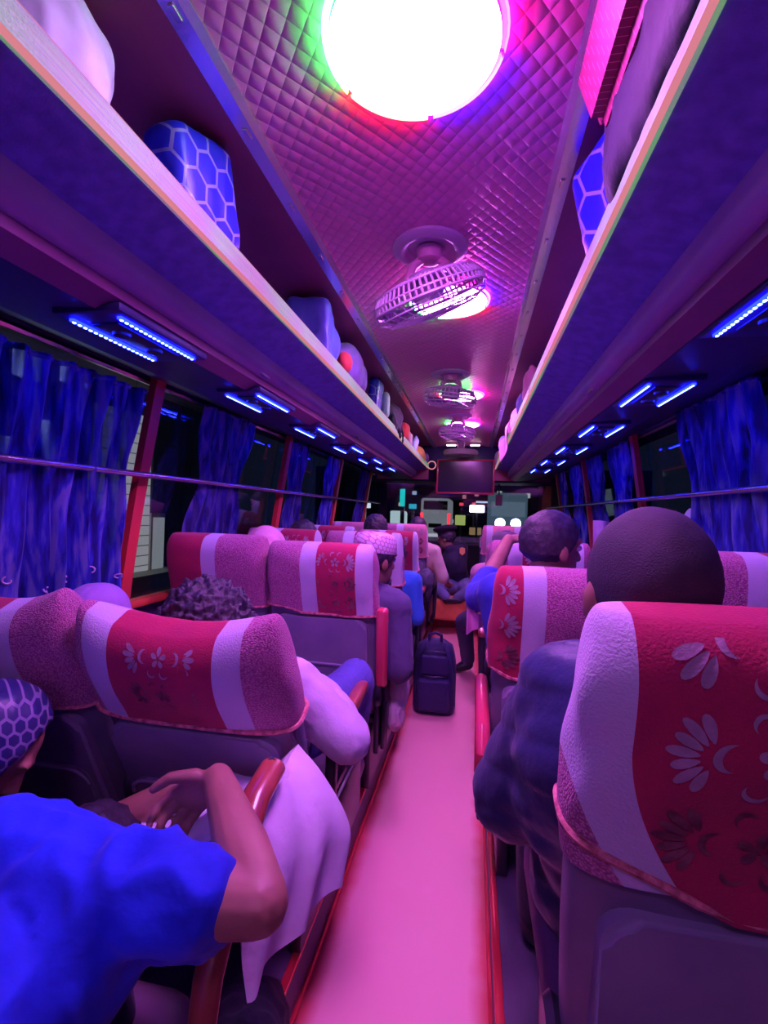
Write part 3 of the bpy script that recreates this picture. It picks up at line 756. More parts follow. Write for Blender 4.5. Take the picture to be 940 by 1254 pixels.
# ------------------------------------------------------------------ people
def add_hand(b, wrist, d, nrm, side, curl=.5, sc=1.):
    d, s, n = V(d).normalized(), None, V(nrm)
    n = (n - d * n.dot(d)).normalized(); s = d.cross(n).normalized() * side
    rot = Matrix((s, d, n)).transposed()
    w = V(wrist)
    b.ball(w + d * .05 * sc, (.040 * sc, .055 * sc, .017 * sc), rot)
    b.ball(w + d * .012 * sc, (.028 * sc, .03 * sc, .02 * sc), rot, 2)
    for k, (o, l) in enumerate(((.031, .070), (.0105, .080), (-.0105, .074), (-.031, .058))):
        p = w + (d * .088 + s * o) * sc
        dd = (d + s * o * 2.5).normalized()
        c1, c2 = curl * .55, curl * 1.35
        d1 = (dd * math.cos(c1) + n * math.sin(c1)); d2 = (dd * math.cos(c2) + n * math.sin(c2)); d3 = (dd * math.cos(c2 * 1.5) + n * math.sin(c2 * 1.5))
        p1 = p + d1 * l * .48 * sc; p2 = p1 + d2 * l * .32 * sc; p3 = p2 + d3 * l * .2 * sc
        b.limb([p - dd * .02 * sc, p, p1, p2, p3], [.0085 * sc, .0088 * sc, .0082 * sc, .0076 * sc, .0066 * sc], 2)
    t0 = w + (d * .025 + s * .03) * sc; t1 = t0 + (d * .6 + s * .72 + n * .2).normalized() * .042 * sc; t2 = t1 + (d * .85 + s * .25 + n * .35).normalized() * .032 * sc
    b.limb([t0, t1, t2], [.0135 * sc, .0105 * sc, .0085 * sc], 2)

def person(label, head, look, pelvis, base, right=(1, 0, 0), sh=None, arms=None, legs=None, shirt=None, sleeve='long', trousers=None,
           hair='short', skin='skin', hcol='hair', hat=None, beard=None, vb=.010, vs_=.011, wr=.006, puff=0., scarf=None, hsc=1., shoes=True, eyes=True, seed=0., hand_curl=.5, extra=None, quilt=0., slf=.72):
    t = thing('person', label, 'person', base)
    head, pelvis, rt = V(head), V(pelvis), V(right).normalized()
    yaw, pit, rol = [R(a) for a in look]
    HM = Matrix.Rotation(yaw, 3, 'Z') @ Matrix.Rotation(pit, 3, 'X') @ Matrix.Rotation(rol, 3, 'Y')
    F, U, RR = HM @ V(0, 1, 0), HM @ V(0, 0, 1), HM @ V(1, 0, 0)
    neck = head - U * .135 * hsc - F * .03
    up = (neck - pelvis).normalized()
    rt = (rt - up * rt.dot(up)).normalized(); fw = up.cross(rt).normalized()
    TM = Matrix((rt, fw, up)).transposed(); Ln = (neck - pelvis).length
    shc = neck - up * .055
    sL, sR = (V(sh[0]), V(sh[1])) if sh else (shc - rt * .175, shc + rt * .175)
    def torso(b, e=0.):
        b.ball(pelvis, (.165 + e, .118 + e, .12 + e), TM); b.ball(pelvis + up * Ln * .30, (.148 + e, .112 + e, .15 + e), TM)
        b.ball(pelvis + up * Ln * .62, (.168 + e, .118 + e, .17 + e), TM)
        b.ball(pelvis + up * Ln * .74, (.165 + e, .10 + e, .10 + e), TM)
        b.limb([sL, shc + up * .012, sR], [.062 + e, .07 + e, .062 + e])
        b.limb([sL, pelvis + up * Ln * .55 - rt * .09], [.06 + e, .09 + e]); b.limb([sR, pelvis + up * Ln * .55 + rt * .09], [.06 + e, .09 + e])
    b = MB(); torso(b)
    h = hsc
    b.limb([neck - up * .03, head - U * .06 * h - F * .012], [.062, .054])
    b.ball(head + U * .022 * h - F * .006, (.074 * h, .094 * h, .092 * h), HM)
    b.ball(head + F * .024 * h - U * .045 * h, (.060 * h, .068 * h, .076 * h), HM)
    b.ball(head + F * .062 * h - U * .098 * h, (.03 * h, .026 * h, .024 * h), HM, 2)
    b.limb([head + F * .088 * h + U * .012 * h, head + F * .108 * h - U * .026 * h], [.0095 * h, .0145 * h])
    b.ball(head + F * .098 * h - U * .03 * h, (.02 * h, .012 * h, .011 * h), HM, 2)
    b.limb([head + F * .078 * h + U * .032 * h - RR * .045 * h, head + F * .087 * h + U * .03 * h, head + F * .078 * h + U * .032 * h + RR * .045 * h], [.011 * h] * 3)
    b.ball(head + F * .086 * h - U * .062 * h, (.026 * h, .011 * h, .007 * h), HM, 2); b.ball(head + F * .084 * h - U * .074 * h, (.022 * h, .011 * h, .008 * h), HM, 2)
    for sx in (-1, 1):
        b.ball(head + RR * sx * .077 * h - F * .008 * h - U * .012 * h, (.011 * h, .02 * h, .033 * h), HM @ Matrix.Rotation(R(12), 3, 'X'), 2)
    arms = arms or {}
    A = []
    for sd, s0 in ((-1, sL), (1, sR)):
        a = arms.get(sd)
        if a is None:
            fh = V(fw.x, fw.y, 0).normalized(); el = s0 + rt * sd * .05 + fh * .10 - V(0, 0, .25); wr_ = pelvis + fh * .28 + rt * sd * .10 + V(0, 0, .06)
            a = dict(e=el, w=wr_)
        e_, w_ = V(a['e']), V(a['w'])
        d = V(a['d']) if 'd' in a else (w_ - e_)
        nn = V(a['n']) if 'n' in a else V(0, 0, -1)
        b.limb([s0, lerp(s0, e_, .5), e_, lerp(e_, w_, .35), w_], [.052, .046, .038, .040, .026])
        add_hand(b, w_, d, nn, a.get('side', -sd), a.get('curl', hand_curl))
        A.append((s0, e_, w_))
    legs = legs or {}
    Lg = []
    for sd in (-1, 1):
        h0 = pelvis + rt * sd * .095 - up * .02
        l = legs.get(sd)
        if l is None:
            k = pelvis + fw.cross(V(0, 0, 1)).cross(V(0, 0, 1)) * 0 + V(fw.x, fw.y, 0).normalized() * .42 + rt * sd * .12 - V(0, 0, .03)
            l = (k, V(k.x, k.y, base[2] + .08) + V(fw.x, fw.y, 0) * .03, None)
        k, an = V(l[0]), V(l[1]); to = V(l[2]) if l[2] is not None else an + V(fw.x, fw.y, 0).normalized() * .15 + V(0, 0, -.045)
        b.limb([h0, lerp(h0, k, .5), k, lerp(k, an, .35), an], [.088, .074, .057, .054, .038]); b.limb([an, to], [.038, .028])
        Lg.append((h0, k, an, to))
    obj('body', vox(b, vb, 3), M[skin], t, world=True)
    if eyes:
        for sx in (-1, 1):
            b = MB(); b.ball(head + F * .083 * h + RR * sx * .031 * h + U * .010 * h, .0115 * h, sub=2); e = obj('eye', b, M['eye'], t, world=True)
            b = MB(); b.ball(head + F * .0915 * h + RR * sx * .031 * h + U * .010 * h, .0055 * h, sub=2); p = obj('pupil', b, M['black'], e, world=False); p.data.transform(Matrix.Translation(-t.location))
    if shirt is not None:
        b = MB(); torso(b, .014 + puff)
        for s0, e_, w_ in A:
            if sleeve == 'long':
                b.limb([s0, lerp(s0, e_, .5), e_, lerp(e_, w_, .4), lerp(e_, w_, .93)], [.070 + puff, .062 + puff, .056 + puff, .052 + puff, .040 + puff * .6])
            elif sleeve == 'mid':
                b.limb([s0, e_, lerp(e_, w_, .3)], [.07, .062, .055])
            else:
                b.limb([s0, lerp(s0, e_, .3), lerp(s0, e_, slf)], [.072 + puff, .070 + puff, .067 + puff])
        b.limb([neck - up * .02, neck + up * .015], [.072, .064])
        if extra: extra(b)
        obj('shirt', vox(b, vs_, 5, wr, 9., seed, quilt=quilt), shirt, t, world=True)
    if trousers is not None:
        b = MB(); b.ball(pelvis - up * .02, (.176, .130, .115), TM)
        for h0, k, an, to in Lg: b.limb([h0, lerp(h0, k, .5), k, lerp(k, an, .4), lerp(k, an, .95)], [.10, .088, .072, .068, .058])
        obj('trousers', vox(b, vs_ + .002, 4, wr * .8, 8., seed + 4), trousers, t, world=True)
        if shoes:
            for h0, k, an, to in Lg:
                b = MB(); b.limb([an - V(0, 0, .025), lerp(an, to, .6) - V(0, 0, .012), to + (to - an) * .2], [.047, .043, .034]); obj('shoe', vox(b, .008, 3), M['black'], t, world=True)
    if hair:
        b = MB()
        g = {'short': .010, 'shaved': .004, 'curly': .030, 'full': .017}[hair]
        vs = b.ball(head + U * .026 * h - F * .010 * h, ((.076 + g) * h, (.096 + g) * h, (.094 + g) * h), HM, 6 if hair == 'curly' else 5)
        am = {'short': .004, 'shaved': .001, 'curly': .016, 'full': .006}[hair]
        for v in vs:
            n = (v.co - head).normalized()
            v.co += n * am * (noise.noise(v.co * (52 if hair == 'curly' else 40)) + .6 * noise.noise(v.co * 105))
            lo = (v.co - head).dot(U)
            if lo < -.02 * h: v.co -= n * min(.03, (-.02 * h - lo) * .35)
        c = head + F * .050 * h + U * .045 * h
        bmesh.ops.bisect_plane(b.bm, geom=b.bm.verts[:] + b.bm.edges[:] + b.bm.faces[:], plane_co=c, plane_no=(F * .80 - U * .60), clear_outer=True)
        bmesh.ops.bisect_plane(b.bm, geom=b.bm.verts[:] + b.bm.edges[:] + b.bm.faces[:], plane_co=head - U * .078 * h, plane_no=-U, clear_outer=True)
        bmesh.ops.holes_fill(b.bm, edges=[e for e in b.bm.edges if e.is_boundary])
        obj('hair', b, M[hcol], t, world=True, angle=179)
    if beard:
        b = MB(); b.ball(head + F * .034 * h - U * .072 * h, (.062 * h, .066 * h, .052 * h), HM, 3); b.ball(head + F * .07 * h - U * .105 * h, (.036 * h, .034 * h, .036 * h), HM, 2)
        b.bm.verts.ensure_lookup_table()
        bmesh.ops.bisect_plane(b.bm, geom=b.bm.verts[:] + b.bm.edges[:] + b.bm.faces[:], plane_co=head - U * .05 * h, plane_no=U, clear_outer=True)
        obj('beard', vox(b, .008, 2, .003, 60), M['hair'], t, world=True)
    if hat: hat(t, head, F, U, RR, HM, h)
    if scarf: scarf(t, head, F, U, RR, HM, h)
    return t

def skullcap(m):
    def f(t, head, F, U, RR, HM, h):
        b = MB(); c = head + U * .045 * h - F * .008
        rot = HM
        b.lathe([(.088, -.01), (.094, -.012), (.096, .0), (.093, .045), (.080, .068), (.045, .080), (0, .083)], c, 40, rot @ Matrix.Diagonal((.93, 1.1, 1.)))
        obj('cap', b, m, t, world=True)
    return f
def beret(m):
    def f(t, head, F, U, RR, HM, h):
        b = MB(); c = head + U * .075 * h
        b.lathe([(.08, -.04), (.086, -.035), (.088, .0), (.125, .025), (.13, .045), (.10, .068), (.04, .078), (0, .08)], c, 36, HM @ Matrix.Diagonal((.95, 1.1, 1.)))
        b.ball(c + F * .07 + U * .03, (.075, .07, .03), HM)
        obj('beret', b, m, t, world=True)
    return f
def hood(m, open_=.02):
    def f(t, head, F, U, RR, HM, h):
        b = MB()
        b.ball(head + U * .016 - F * .016, (.100, .116, .122), HM, 4); b.ball(head - U * .12 - F * .02, (.105, .10, .09), HM, 4)
        bmesh.ops.bisect_plane(b.bm, geom=b.bm.verts[:] + b.bm.edges[:] + b.bm.faces[:], plane_co=head + F * .058, plane_no=(F * .95 + U * .1), clear_outer=True)
        bmesh.ops.holes_fill(b.bm, edges=[e for e in b.bm.edges if e.is_boundary])
        obj('head_scarf', vox(b, .008, 3, .006, 14), m, t, world=True)
    return f

blue_shirt = cloth('bright_blue_shirt', (.015, .05, .80), (.008, .02, .45), bs=16, bstr=.7)
lav = cloth('lavender_shirt', (.66, .58, .72), (.55, .46, .64))
jeans = cloth('blue_jeans', (.13, .13, .48), (.09, .09, .36), bs=120)
navy = cloth('navy_puffer_jacket', (.03, .035, .12), (.022, .025, .09), rough=.45)
darkc = cloth('dark_cloth', (.025, .022, .05), (.018, .016, .035))
kurta = cloth('violet_grey_kurta', (.12, .095, .21), (.09, .07, .16))
royal = cloth('royal_blue_shirt', (.04, .06, .55), (.03, .04, .38))
cream = cloth('cream_shirt', (.72, .62, .50), (.6, .5, .42))
midblue = cloth('azure_shirt', (.05, .22, .80), (.03, .15, .6))
navyuni = cloth('navy_uniform', (.035, .03, .075), (.025, .022, .055))
pinkc = cloth('pink_headscarf', (.80, .38, .52))
purplec = cloth('purple_shawl', (.38, .22, .55), (.30, .16, .46))
capm = hex_mat('embroidered_cap', (.70, .52, .66), (.40, .16, .30), 48, .09)
scarfm = hex_mat('patterned_headscarf', (.03, .03, .15), (.24, .20, .36), 38, .1)

# P1, man in blue leaning forward, lower left
person('man in bright blue short-sleeved shirt bent forward, bare forearm raised, lower left corner', (-.54, .80, .625), (8, -66, 0), (-.47, .20, .70), (-.47, .2, .13),
       sh=((-.68, .60, .79), (-.285, .585, .82)),
       extra=lambda b: (b.limb([(-.66, .585, .785), (-.5, .60, .80), (-.30, .58, .805)], [.085, .10, .085]), b.ball((-.46, .44, .74), (.20, .17, .13)), b.ball((-.42, .30, .70), (.19, .18, .13))), slf=.5,
       arms={1: dict(e=(-.088, .59, .835), w=(-.262, .79, .868), d=(-.75, .15, -.62), n=(-.4, -.5, -.7), side=1, curl=.95),
             -1: dict(e=(-.66, .84, .62), w=(-.44, .93, .745), d=(.85, .35, -.02), n=(0, 0, -1), side=1, curl=.4)},
       legs={1: ((-.36, .62, .58), (-.36, .66, .22), None), -1: ((-.58, .62, .58), (-.60, .66, .22), None)},
       shirt=blue_shirt, sleeve='short', trousers=darkc, hair='full', vb=.0042, vs_=.0075, wr=.020, seed=2., puff=.006)
# P2, head covered by window
person('passenger in patterned headscarf and dark clothes, head bowed by the left window seat', (-.83, .85, .825), (-55, -50, -10), (-.98, .42, .66), (-.92, .4, .13),
       shirt=darkc, trousers=darkc, hair=None, scarf=hood(scarfm), eyes=False, vb=.008, skin='skin2')
# P3 curly haired man
person('man with curly black hair in lavender shirt, elbow over the aisle', (-.512, 1.17, .995), (0, -4, 0), (-.47, 1.44, .60), (-.46, 1.4, .13),
       sh=((-.66, 1.28, .84), (-.30, 1.24, .87)),
       arms={1: dict(e=(-.135, 1.22, .755), w=(-.30, 1.47, .80), d=(-.8, .5, .05), n=(0, .2, -1), side=1, curl=.5)},
       legs={1: ((-.235, 1.70, .745), (-.28, 1.80, .34), None), -1: ((-.58, 1.72, .66), (-.58, 1.78, .22), None)},
       shirt=lav, trousers=jeans, hair='curly', vb=.008, vs_=.009, wr=.007, hsc=1.10, puff=.008)
# window companion of row A
person('passenger wrapped in purple shawl asleep at the left window, only the top showing', (-.91, 1.22, .985), (20, -10, 20), (-.90, 1.47, .60), (-.90, 1.4, .13), sh=((-1.04, 1.30, .84), (-.75, 1.30, .84)),
       shirt=purplec, trousers=darkc, hair=None, scarf=hood(purplec), vb=.012)
# P4 man in cap
person('bearded man in embroidered skullcap and violet grey tunic, seen past the upright seat', (-.255, 2.10, 1.135), (-38, -6, 0), (-.36, 2.22, .665), (-.36, 2.25, .13),
       sh=((-.45, 2.17, .92), (-.165, 2.10, .93)),
       arms={1: dict(e=(-.13, 2.06, .68), w=(-.17, 2.28, .60), n=(0, 0, -1))},
       shirt=kurta, trousers=darkc, hair='short', beard=True, hat=skullcap(capm), vb=.007, wr=.006, puff=.012)
person('passenger with pink head covering just beyond the left window seat', (-.80, 2.16, 1.13), (0, -10, 0), (-.90, 2.28, .66), (-.9, 2.25, .13), shirt=darkc, trousers=darkc, hair=None, scarf=hood(pinkc), vb=.012)
person('passenger in azure blue shirt leaning into the aisle, third row left', (-.33, 3.02, 1.06), (0, -15, 0), (-.38, 3.08, .665), (-.40, 3.1, .13), arms={1: dict(e=(-.165, 3.0, .70), w=(-.25, 3.24, .66))}, sh=((-.5, 3.0, .9), (-.20, 2.98, .92)), shirt=midblue, trousers=darkc, vb=.012)
person('dark haired passenger by the window, third row left', (-.90, 2.95, 1.15), (0, 0, 0), (-.92, 3.12, .665), (-.92, 3.1, .13), shirt=darkc, trousers=darkc, hair='full', vb=.013)
person('passenger with dark hair showing above the fourth row on the left', (-.60, 3.82, 1.20), (-20, 0, 0), (-.55, 3.98, .68), (-.55, 3.95, .13), shirt=darkc, trousers=darkc, hair='full', vb=.013)
person('man in cream shirt with arm in the aisle, front row left', (-.36, 4.68, 1.185), (0, -10, 0), (-.38, 4.80, .67), (-.40, 4.78, .13), sh=((-.52, 4.66, .98), (-.20, 4.66, .98)), arms={1: dict(e=(-.105, 4.66, .74), w=(-.08, 4.90, .66))}, shirt=cream, sleeve='mid', trousers=darkc, vb=.010)
# uniformed man at the front
def patch(t, head, F, U, RR, HM, h):
    beret(cloth('black_beret', (.02, .018, .03)))(t, head, F, U, RR, HM, h)
    b = MB(); b.prism([(.0, -.045), (.03, -.02), (.03, .035), (.0, .045), (-.03, .035), (-.03, -.02)], 'y', -.006, .006)
    b.rot(Matrix.Translation((.055, 5.505, .935)) @ Matrix.Rotation(R(8), 4, 'Z')); obj('shoulder_patch', b, mat('yellow_patch', (.75, .42, .14), .6), t, world=True)
person('man in black beret and navy uniform seated at the front of the aisle', (-.13, 5.55, 1.07), (72, -10, 0), (.03, 5.72, .56), (.03, 5.72, .16), right=(.2, -1, 0),
       sh=((.04, 5.92, .94), (.045, 5.60, .93)),
       arms={1: dict(e=(.06, 5.55, .70), w=(-.16, 5.56, .64)), -1: dict(e=(.0, 6.0, .70), w=(-.2, 5.85, .64))},
       legs={1: ((-.27, 5.50, .55), (-.10, 5.40, .42), (.02, 5.40, .40)), -1: ((.17, 5.36, .52), (.02, 5.42, .42), (-.10, 5.45, .40))},
       shirt=navyuni, trousers=cloth('faded_jeans', (.20, .22, .45)), hair='short', beard=True, hat=patch, vb=.010)
b = MB(); b.box((-.02, 5.78, .285), (.52, .78, .24), bevel=.03, seg=3)
tag(obj('engine_cover', b, cloth('orange_cover_cloth', (.85, .22, .10), bs=14, bstr=.5)), 'low orange covered box at the front of the aisle, under the man in beret', 'box')
# R0 shaved head
person('man with shaved dark hair in navy quilted jacket, seated in the nearest right seat', (.427, .775, 1.238), (0, -2, 0), (.50, .98, .67), (.50, 1., .13),
       sh=((.345, .86, 1.045), (.66, .86, 1.05)),
       arms={-1: dict(e=(.262, .93, .83), w=(.36, 1.18, .74)), 1: dict(e=(.74, .95, .80), w=(.62, 1.2, .76))},
       shirt=navy, trousers=darkc, hair='shaved', hcol='hairshort', vb=.007, vs_=.008, wr=.004, puff=.026, hsc=1.06, quilt=.006)
# R1 man with the raised arm
person('man in royal blue shirt with forearm on the seat ahead, face turned right', (.43, 1.70, 1.245), (-62, -4, 0), (.47, 1.86, .67), (.47, 1.85, .13),
       sh=((.27, 1.76, 1.07), (.60, 1.74, 1.05)),
       arms={-1: dict(e=(.20, 1.93, 1.03), w=(.325, 2.20, 1.245), d=(.8, .5, .1), n=(.1, .3, -1), side=1, curl=.7)},
       shirt=royal, sleeve='mid', trousers=darkc, hair='short', vb=.007, vs_=.009, wr=.006, puff=.010)
def greycap(t, head, F, U, RR, HM, h):
    b = MB(); c = head + U * .06
    b.lathe([(.09, -.03), (.098, -.025), (.10, .02), (.08, .05), (.04, .062), (0, .064)], c, 32, HM @ Matrix.Diagonal((.95, 1.1, 1.)))
    b.ball(c + F * .11 - U * .02, (.07, .06, .012), HM); obj('cap', b, cloth('grey_cap', (.16, .12, .18)), t, world=True)
person('passenger in grey cap with one dark leg in the aisle, fourth seat on the right', (.40, 3.58, 1.115), (0, -5, 0), (.42, 3.72, .665), (.42, 3.7, .13),
       legs={-1: ((.115, 4.0, .47), (.16, 4.18, .10), (.09, 4.16, .05)), 1: ((.44, 4.12, .62), (.44, 4.16, .22), None)},
       shirt=cloth('pink_shirt', (.6, .3, .4)), trousers=cloth('dark_denim', (.06, .06, .14)), hair='short', hat=greycap, vb=.010)

# ------------------------------------------------------------------ loose things
# white cloth over the near left armrest
b = MB()
def wc(u, v):
    y = lerp(.71, 1.03, v)
    if u < .4:
        k = u / .4; x = lerp(-.50, -.185, k); z = .70 + .12 * k ** 1.5 + .02 * math.sin(9 * k + 5 * v)
    else:
        k = (u - .4) / .6
        x = -.185 + (.02 + .085 * v) * math.sin(min(1., k * 1.4) * PI / 2) + .012 * math.sin(7 * k + 16 * v) * k
        z = .822 - .02 * v - .25 * k ** 1.1
        y += .012 * math.sin(14 * v + 3 * k)
    return V(x, y, z + .004 * math.sin(22 * v + 4 * u))
b.grid(wc, 50, 36); b.solid(.004)
tag(obj('white_cloth', b, cloth('white_cotton_cloth', (.80, .74, .84), (.70, .62, .76), bs=22, bstr=.4)), 'white cloth draped over the armrest beside the man in blue shirt', 'cloth')
t = thing('armrest_bar', 'red brown wooden armrest on top of the white cloth, near the raised forearm', 'armrest', (-.195, .66, .82))
b = MB(); b.tube([(-.175, .60, .60), (-.18, .63, .68), (-.19, .72, .775), (-.195, .80, .835), (-.195, .875, .852), (-.195, .89, .838)], [.02, .022, .026, .027, .026, .016], 14, flat=.75); obj('pad', b, M['wood'], t, world=True)
b = MB(); b.box((-.175, .60, .44), (.03, .06, .34), bevel=.008); obj('post', b, M['metal_dark'], t, world=True)
b = MB(); b.tube([(-.195, .865, .866), (-.195, .885, .845)], .010, 8); obj('end_cap', b, M['chrome'], t, world=True)
# dark bag under the cloth
b = MB(); b.ball((-.25, .86, .27), (.10, .16, .13)); b.ball((-.22, .80, .32), (.08, .12, .10))
tag(obj('dark_bag', vox(b, .008, 4, .012, 12), darkc), 'dark cloth bag on the platform edge below the white cloth', 'bag')
# backpack in the aisle
t = thing('backpack', 'navy backpack standing upright in the red aisle', 'backpack', (-.06, 3.33, 0))
bp = cloth('navy_backpack_cloth', (.04, .035, .13), (.03, .026, .10), rough=.5, bs=200)
def rb(c, s, r=.05): 
    q = MB(); q.box(c, s, bevel=r, seg=5); return q
b = MB(); b.grid(lambda u, v: V(0, 0, 0), 1, 1); b.bm.clear()
rings = []
for i in range(15):
    f = i / 14; z = .005 + .485 * f
    wv = .145 * (1 - .30 * max(0, (f - .55) / .45) ** 2.2) * (1 if f > .03 else .93); dv = .095 * (1 - .55 * max(0, (f - .5) / .5) ** 2)
    if f > .98: wv *= .6; dv *= .6
    rings.append([b.bm.verts.new((-.06 + wv * math.copysign(abs(math.cos(a)) ** .55, math.cos(a)), 3.33 + dv * math.copysign(abs(math.sin(a)) ** .6, math.sin(a)), z)) for a in [2 * PI * k / 36 for k in range(36)]])
for p, q in zip(rings, rings[1:]):
    for k in range(36): b.bm.faces.new((p[k], p[(k + 1) % 36], q[(k + 1) % 36], q[k]))
b.bm.faces.new(rings[-1]); b.bm.faces.new(rings[0][::-1]); obj('main_compartment', b, bp, t, world=True)
b = rb((-.06, 3.225, .14), (.22, .06, .22), .028); obj('front_pocket', b, bp, t, world=True)
b = rb((-.055, 3.235, .335), (.19, .035, .13), .016); obj('top_pocket', b, bp, t, world=True)
b = MB(); b.tube([(-.10, 3.30, .48), (-.10, 3.29, .525), (-.06, 3.29, .54), (-.02, 3.29, .525), (-.02, 3.30, .48)], .011, 8, flat=.6); obj('grab_handle', b, bp, t, world=True)
for sx in (-1, 1):
    b = MB(); b.tube([(-.06 + sx * .06, 3.26, .475), (-.06 + sx * .10, 3.225, .40), (-.06 + sx * .125, 3.23, .25), (-.06 + sx * .13, 3.25, .10)], .013, 8, flat=.4); obj('side_strap', b, bp, t, world=True)
b = MB(); b.tube([(-.145, 3.216, .27), (-.06, 3.190, .272), (.025, 3.216, .27)], .003, 6); obj('zip', b, M['metal_dark'], t, world=True)
b = MB(); b.tube([(-.15, 3.245, .42), (-.06, 3.222, .435), (.03, 3.245, .42)], .003, 6); obj('zip', b, M['metal_dark'], t, world=True)
# cloths and small bags in the aisle side
b = MB(); b.ball((-.15, 2.22, .52), (.05, .09, .12)); b.ball((-.15, 2.16, .44), (.045, .07, .08))
tag(obj('white_bundle', vox(b, .006, 4, .012, 18), cloth('pinkish_white_cloth', (.75, .58, .68))), 'pinkish white cloth bundle below the elbow of the man in skullcap', 'cloth')
b = MB(); b.ball((-.20, 3.98, .80), (.06, .10, .10)); b.ball((-.2, 4.02, .72), (.05, .09, .08))
tag(obj('grey_bag', vox(b, .008, 3, .01, 14), cloth('dark_grey_bag', (.10, .10, .16))), 'dark grey bag bulging into the aisle in front of the fourth row left', 'bag')
b = MB(); b.grid(lambda u, v: (lerp(.155, .245, u) + .0 * v, 1.90 + .03 * u + .01 * math.sin(9 * u), lerp(.885 + .05 * u, .985 - .035 * u, v)), 10, 8); b.solid(.006)  # added piece standing in for a lit panel of his vest
tag(obj('lit_vest_panel', b, cloth('lit_vest_panel', (.85, .28, .62))), 'small magenta piece for the lit vest panel of the man in royal blue', 'cloth')
b = MB(); b.limb([(.56, .80, 1.16), (.62, .84, 1.165), (.70, .90, 1.15)], [.030, .045, .05])
o = obj('patterned_shawl', vox(b, .006, 3, .010, 20), hex_mat('red_white_shawl', (.70, .05, .07), (.7, .6, .65), 24, .1)); tag(o, 'red and white patterned shawl bundled to the right of the shaved head', 'shawl')
b = MB(); b.limb([(.535, .78, 1.165), (.555, .79, 1.168)], [.027, .030]); p_ = obj('white_end', vox(b, .006, 3, .004, 20), cloth('white_shawl_end', (.8, .74, .84)), o)

# ------------------------------------------------------------------ luggage
def bag(name, label, cat, parts, m, vx=.010, wr=.012, wf=10, seed=0., group='bags on the overhead racks'):
    b = MB()
    for q in parts:
        if q[0] == 'b': b.ball(*q[1:])
        elif q[0] == 'x': b.box(q[1], q[2], q[3] if len(q) > 3 else None, bevel=.03, seg=3)
        else: b.limb(q[1], q[2])
    return tag(obj(name, vox(b, vx, 5, wr, wf, seed), m), label, cat, group)
RZ = Matrix.Rotation
whitebag = cloth('white_sack_cloth', (.62, .66, .74), (.42, .42, .52), bs=12)
bag('white_sack', 'white sack on the left rack at the top left corner', 'bag', [('b', (-.60, .66, 2.07), (.15, .14, .14)), ('b', (-.66, .54, 2.05), (.15, .14, .12)), ('b', (-.54, .69, 2.12), (.07, .11, .09))], whitebag, wr=.014)
hexm = hex_mat('blue_hexagon_cloth', (.012, .02, .50), (.20, .22, .50), 15)
bag('hexagon_bag', 'blue hexagon patterned bag on the left rack beside the white sack', 'bag', [('x', (-.505, 1.04, 2.085), (.12, .19, .25), RZ(R(-14), 3, 'Z') @ RZ(R(14), 3, 'X'))], hexm, wr=.004)
bvm = cloth('blue_violet_bag_cloth', (.07, .10, .50), (.05, .07, .36), rough=.5, bs=10)
bag('blue_violet_bag', 'blue violet rucksack on the left rack above the lip', 'bag', [('x', (-.52, 1.90, 2.075), (.18, .20, .25), RZ(R(12), 3, 'Z')), ('b', (-.48, 2.0, 2.06), (.06, .09, .09))], bvm, wr=.008)
bag('red_pouch', 'small red pouch beside the blue violet rucksack', 'pouch', [('b', (-.45, 2.20, 2.05), (.035, .045, .05))], cloth('red_pouch_cloth', (.85, .06, .10)), vx=.006, wr=.006)
bag('purple_bag', 'purple bag on the left rack beyond the red pouch', 'bag', [('b', (-.49, 2.36, 2.07), (.09, .16, .12)), ('b', (-.48, 2.50, 2.06), (.07, .09, .10))], cloth('purple_bag_cloth', (.24, .12, .50)), wr=.012)
bag('hexagon_bag', 'upright dark blue patterned bag halfway along the left rack', 'bag', [('x', (-.50, 3.15, 2.11), (.07, .20, .26), RZ(R(5), 3, 'Y'))], hexm, wr=.003)
bag('pale_green_bag', 'narrow pale green bag leaning on the dark blue patterned bag', 'bag', [('x', (-.45, 3.27, 2.09), (.05, .10, .18))], cloth('pale_green_cloth', (.45, .70, .66)), wr=.004)
bag('black_bag', 'black bag with dangling straps on the left rack lip', 'bag', [('b', (-.48, 3.62, 2.06), (.09, .20, .12)), ('b', (-.43, 3.55, 2.02), (.04, .12, .08)), ('l', [(-.41, 3.55, 2.03), (-.395, 3.56, 1.97), (-.395, 3.60, 1.92)], [.018, .016, .014]), ('l', [(-.41, 3.70, 2.03), (-.395, 3.70, 1.97), (-.395, 3.74, 1.90)], [.016, .016, .014])], darkc, wr=.02)
bag('pale_green_bag', 'small pale green bag behind the black bag with straps', 'bag', [('b', (-.50, 3.90, 2.12), (.05, .09, .10))], cloth('mint_cloth', (.40, .62, .60)), wr=.008)
bag('red_bag', 'red orange bag on the far part of the left rack', 'bag', [('b', (-.45, 4.18, 2.06), (.05, .12, .08))], cloth('red_bag_cloth', (.85, .10, .08)), wr=.01)
bag('pinkish_bag', 'dull pink bag on the left rack beyond the red orange bag', 'bag', [('x', (-.49, 4.52, 2.05), (.12, .22, .14))], cloth('dull_pink_cloth', (.50, .28, .36)), wr=.01)
bag('white_blue_bottle', 'white and blue bottle leaning out of the far left rack', 'bottle', [('l', [(-.47, 4.86, 1.97), (-.44, 4.88, 2.08), (-.435, 4.885, 2.12)], [.045, .042, .018])], cloth('white_blue_plastic', (.45, .50, .80), (.1, .12, .5)), vx=.006, wr=.0)
bag('yellow_bundle', 'yellow bundle at the far end of the left rack', 'bundle', [('b', (-.46, 5.35, 2.02), (.07, .20, .075)), ('b', (-.43, 5.55, 2.0), (.04, .12, .06))], cloth('yellow_cloth', (.85, .55, .12)), wr=.012)
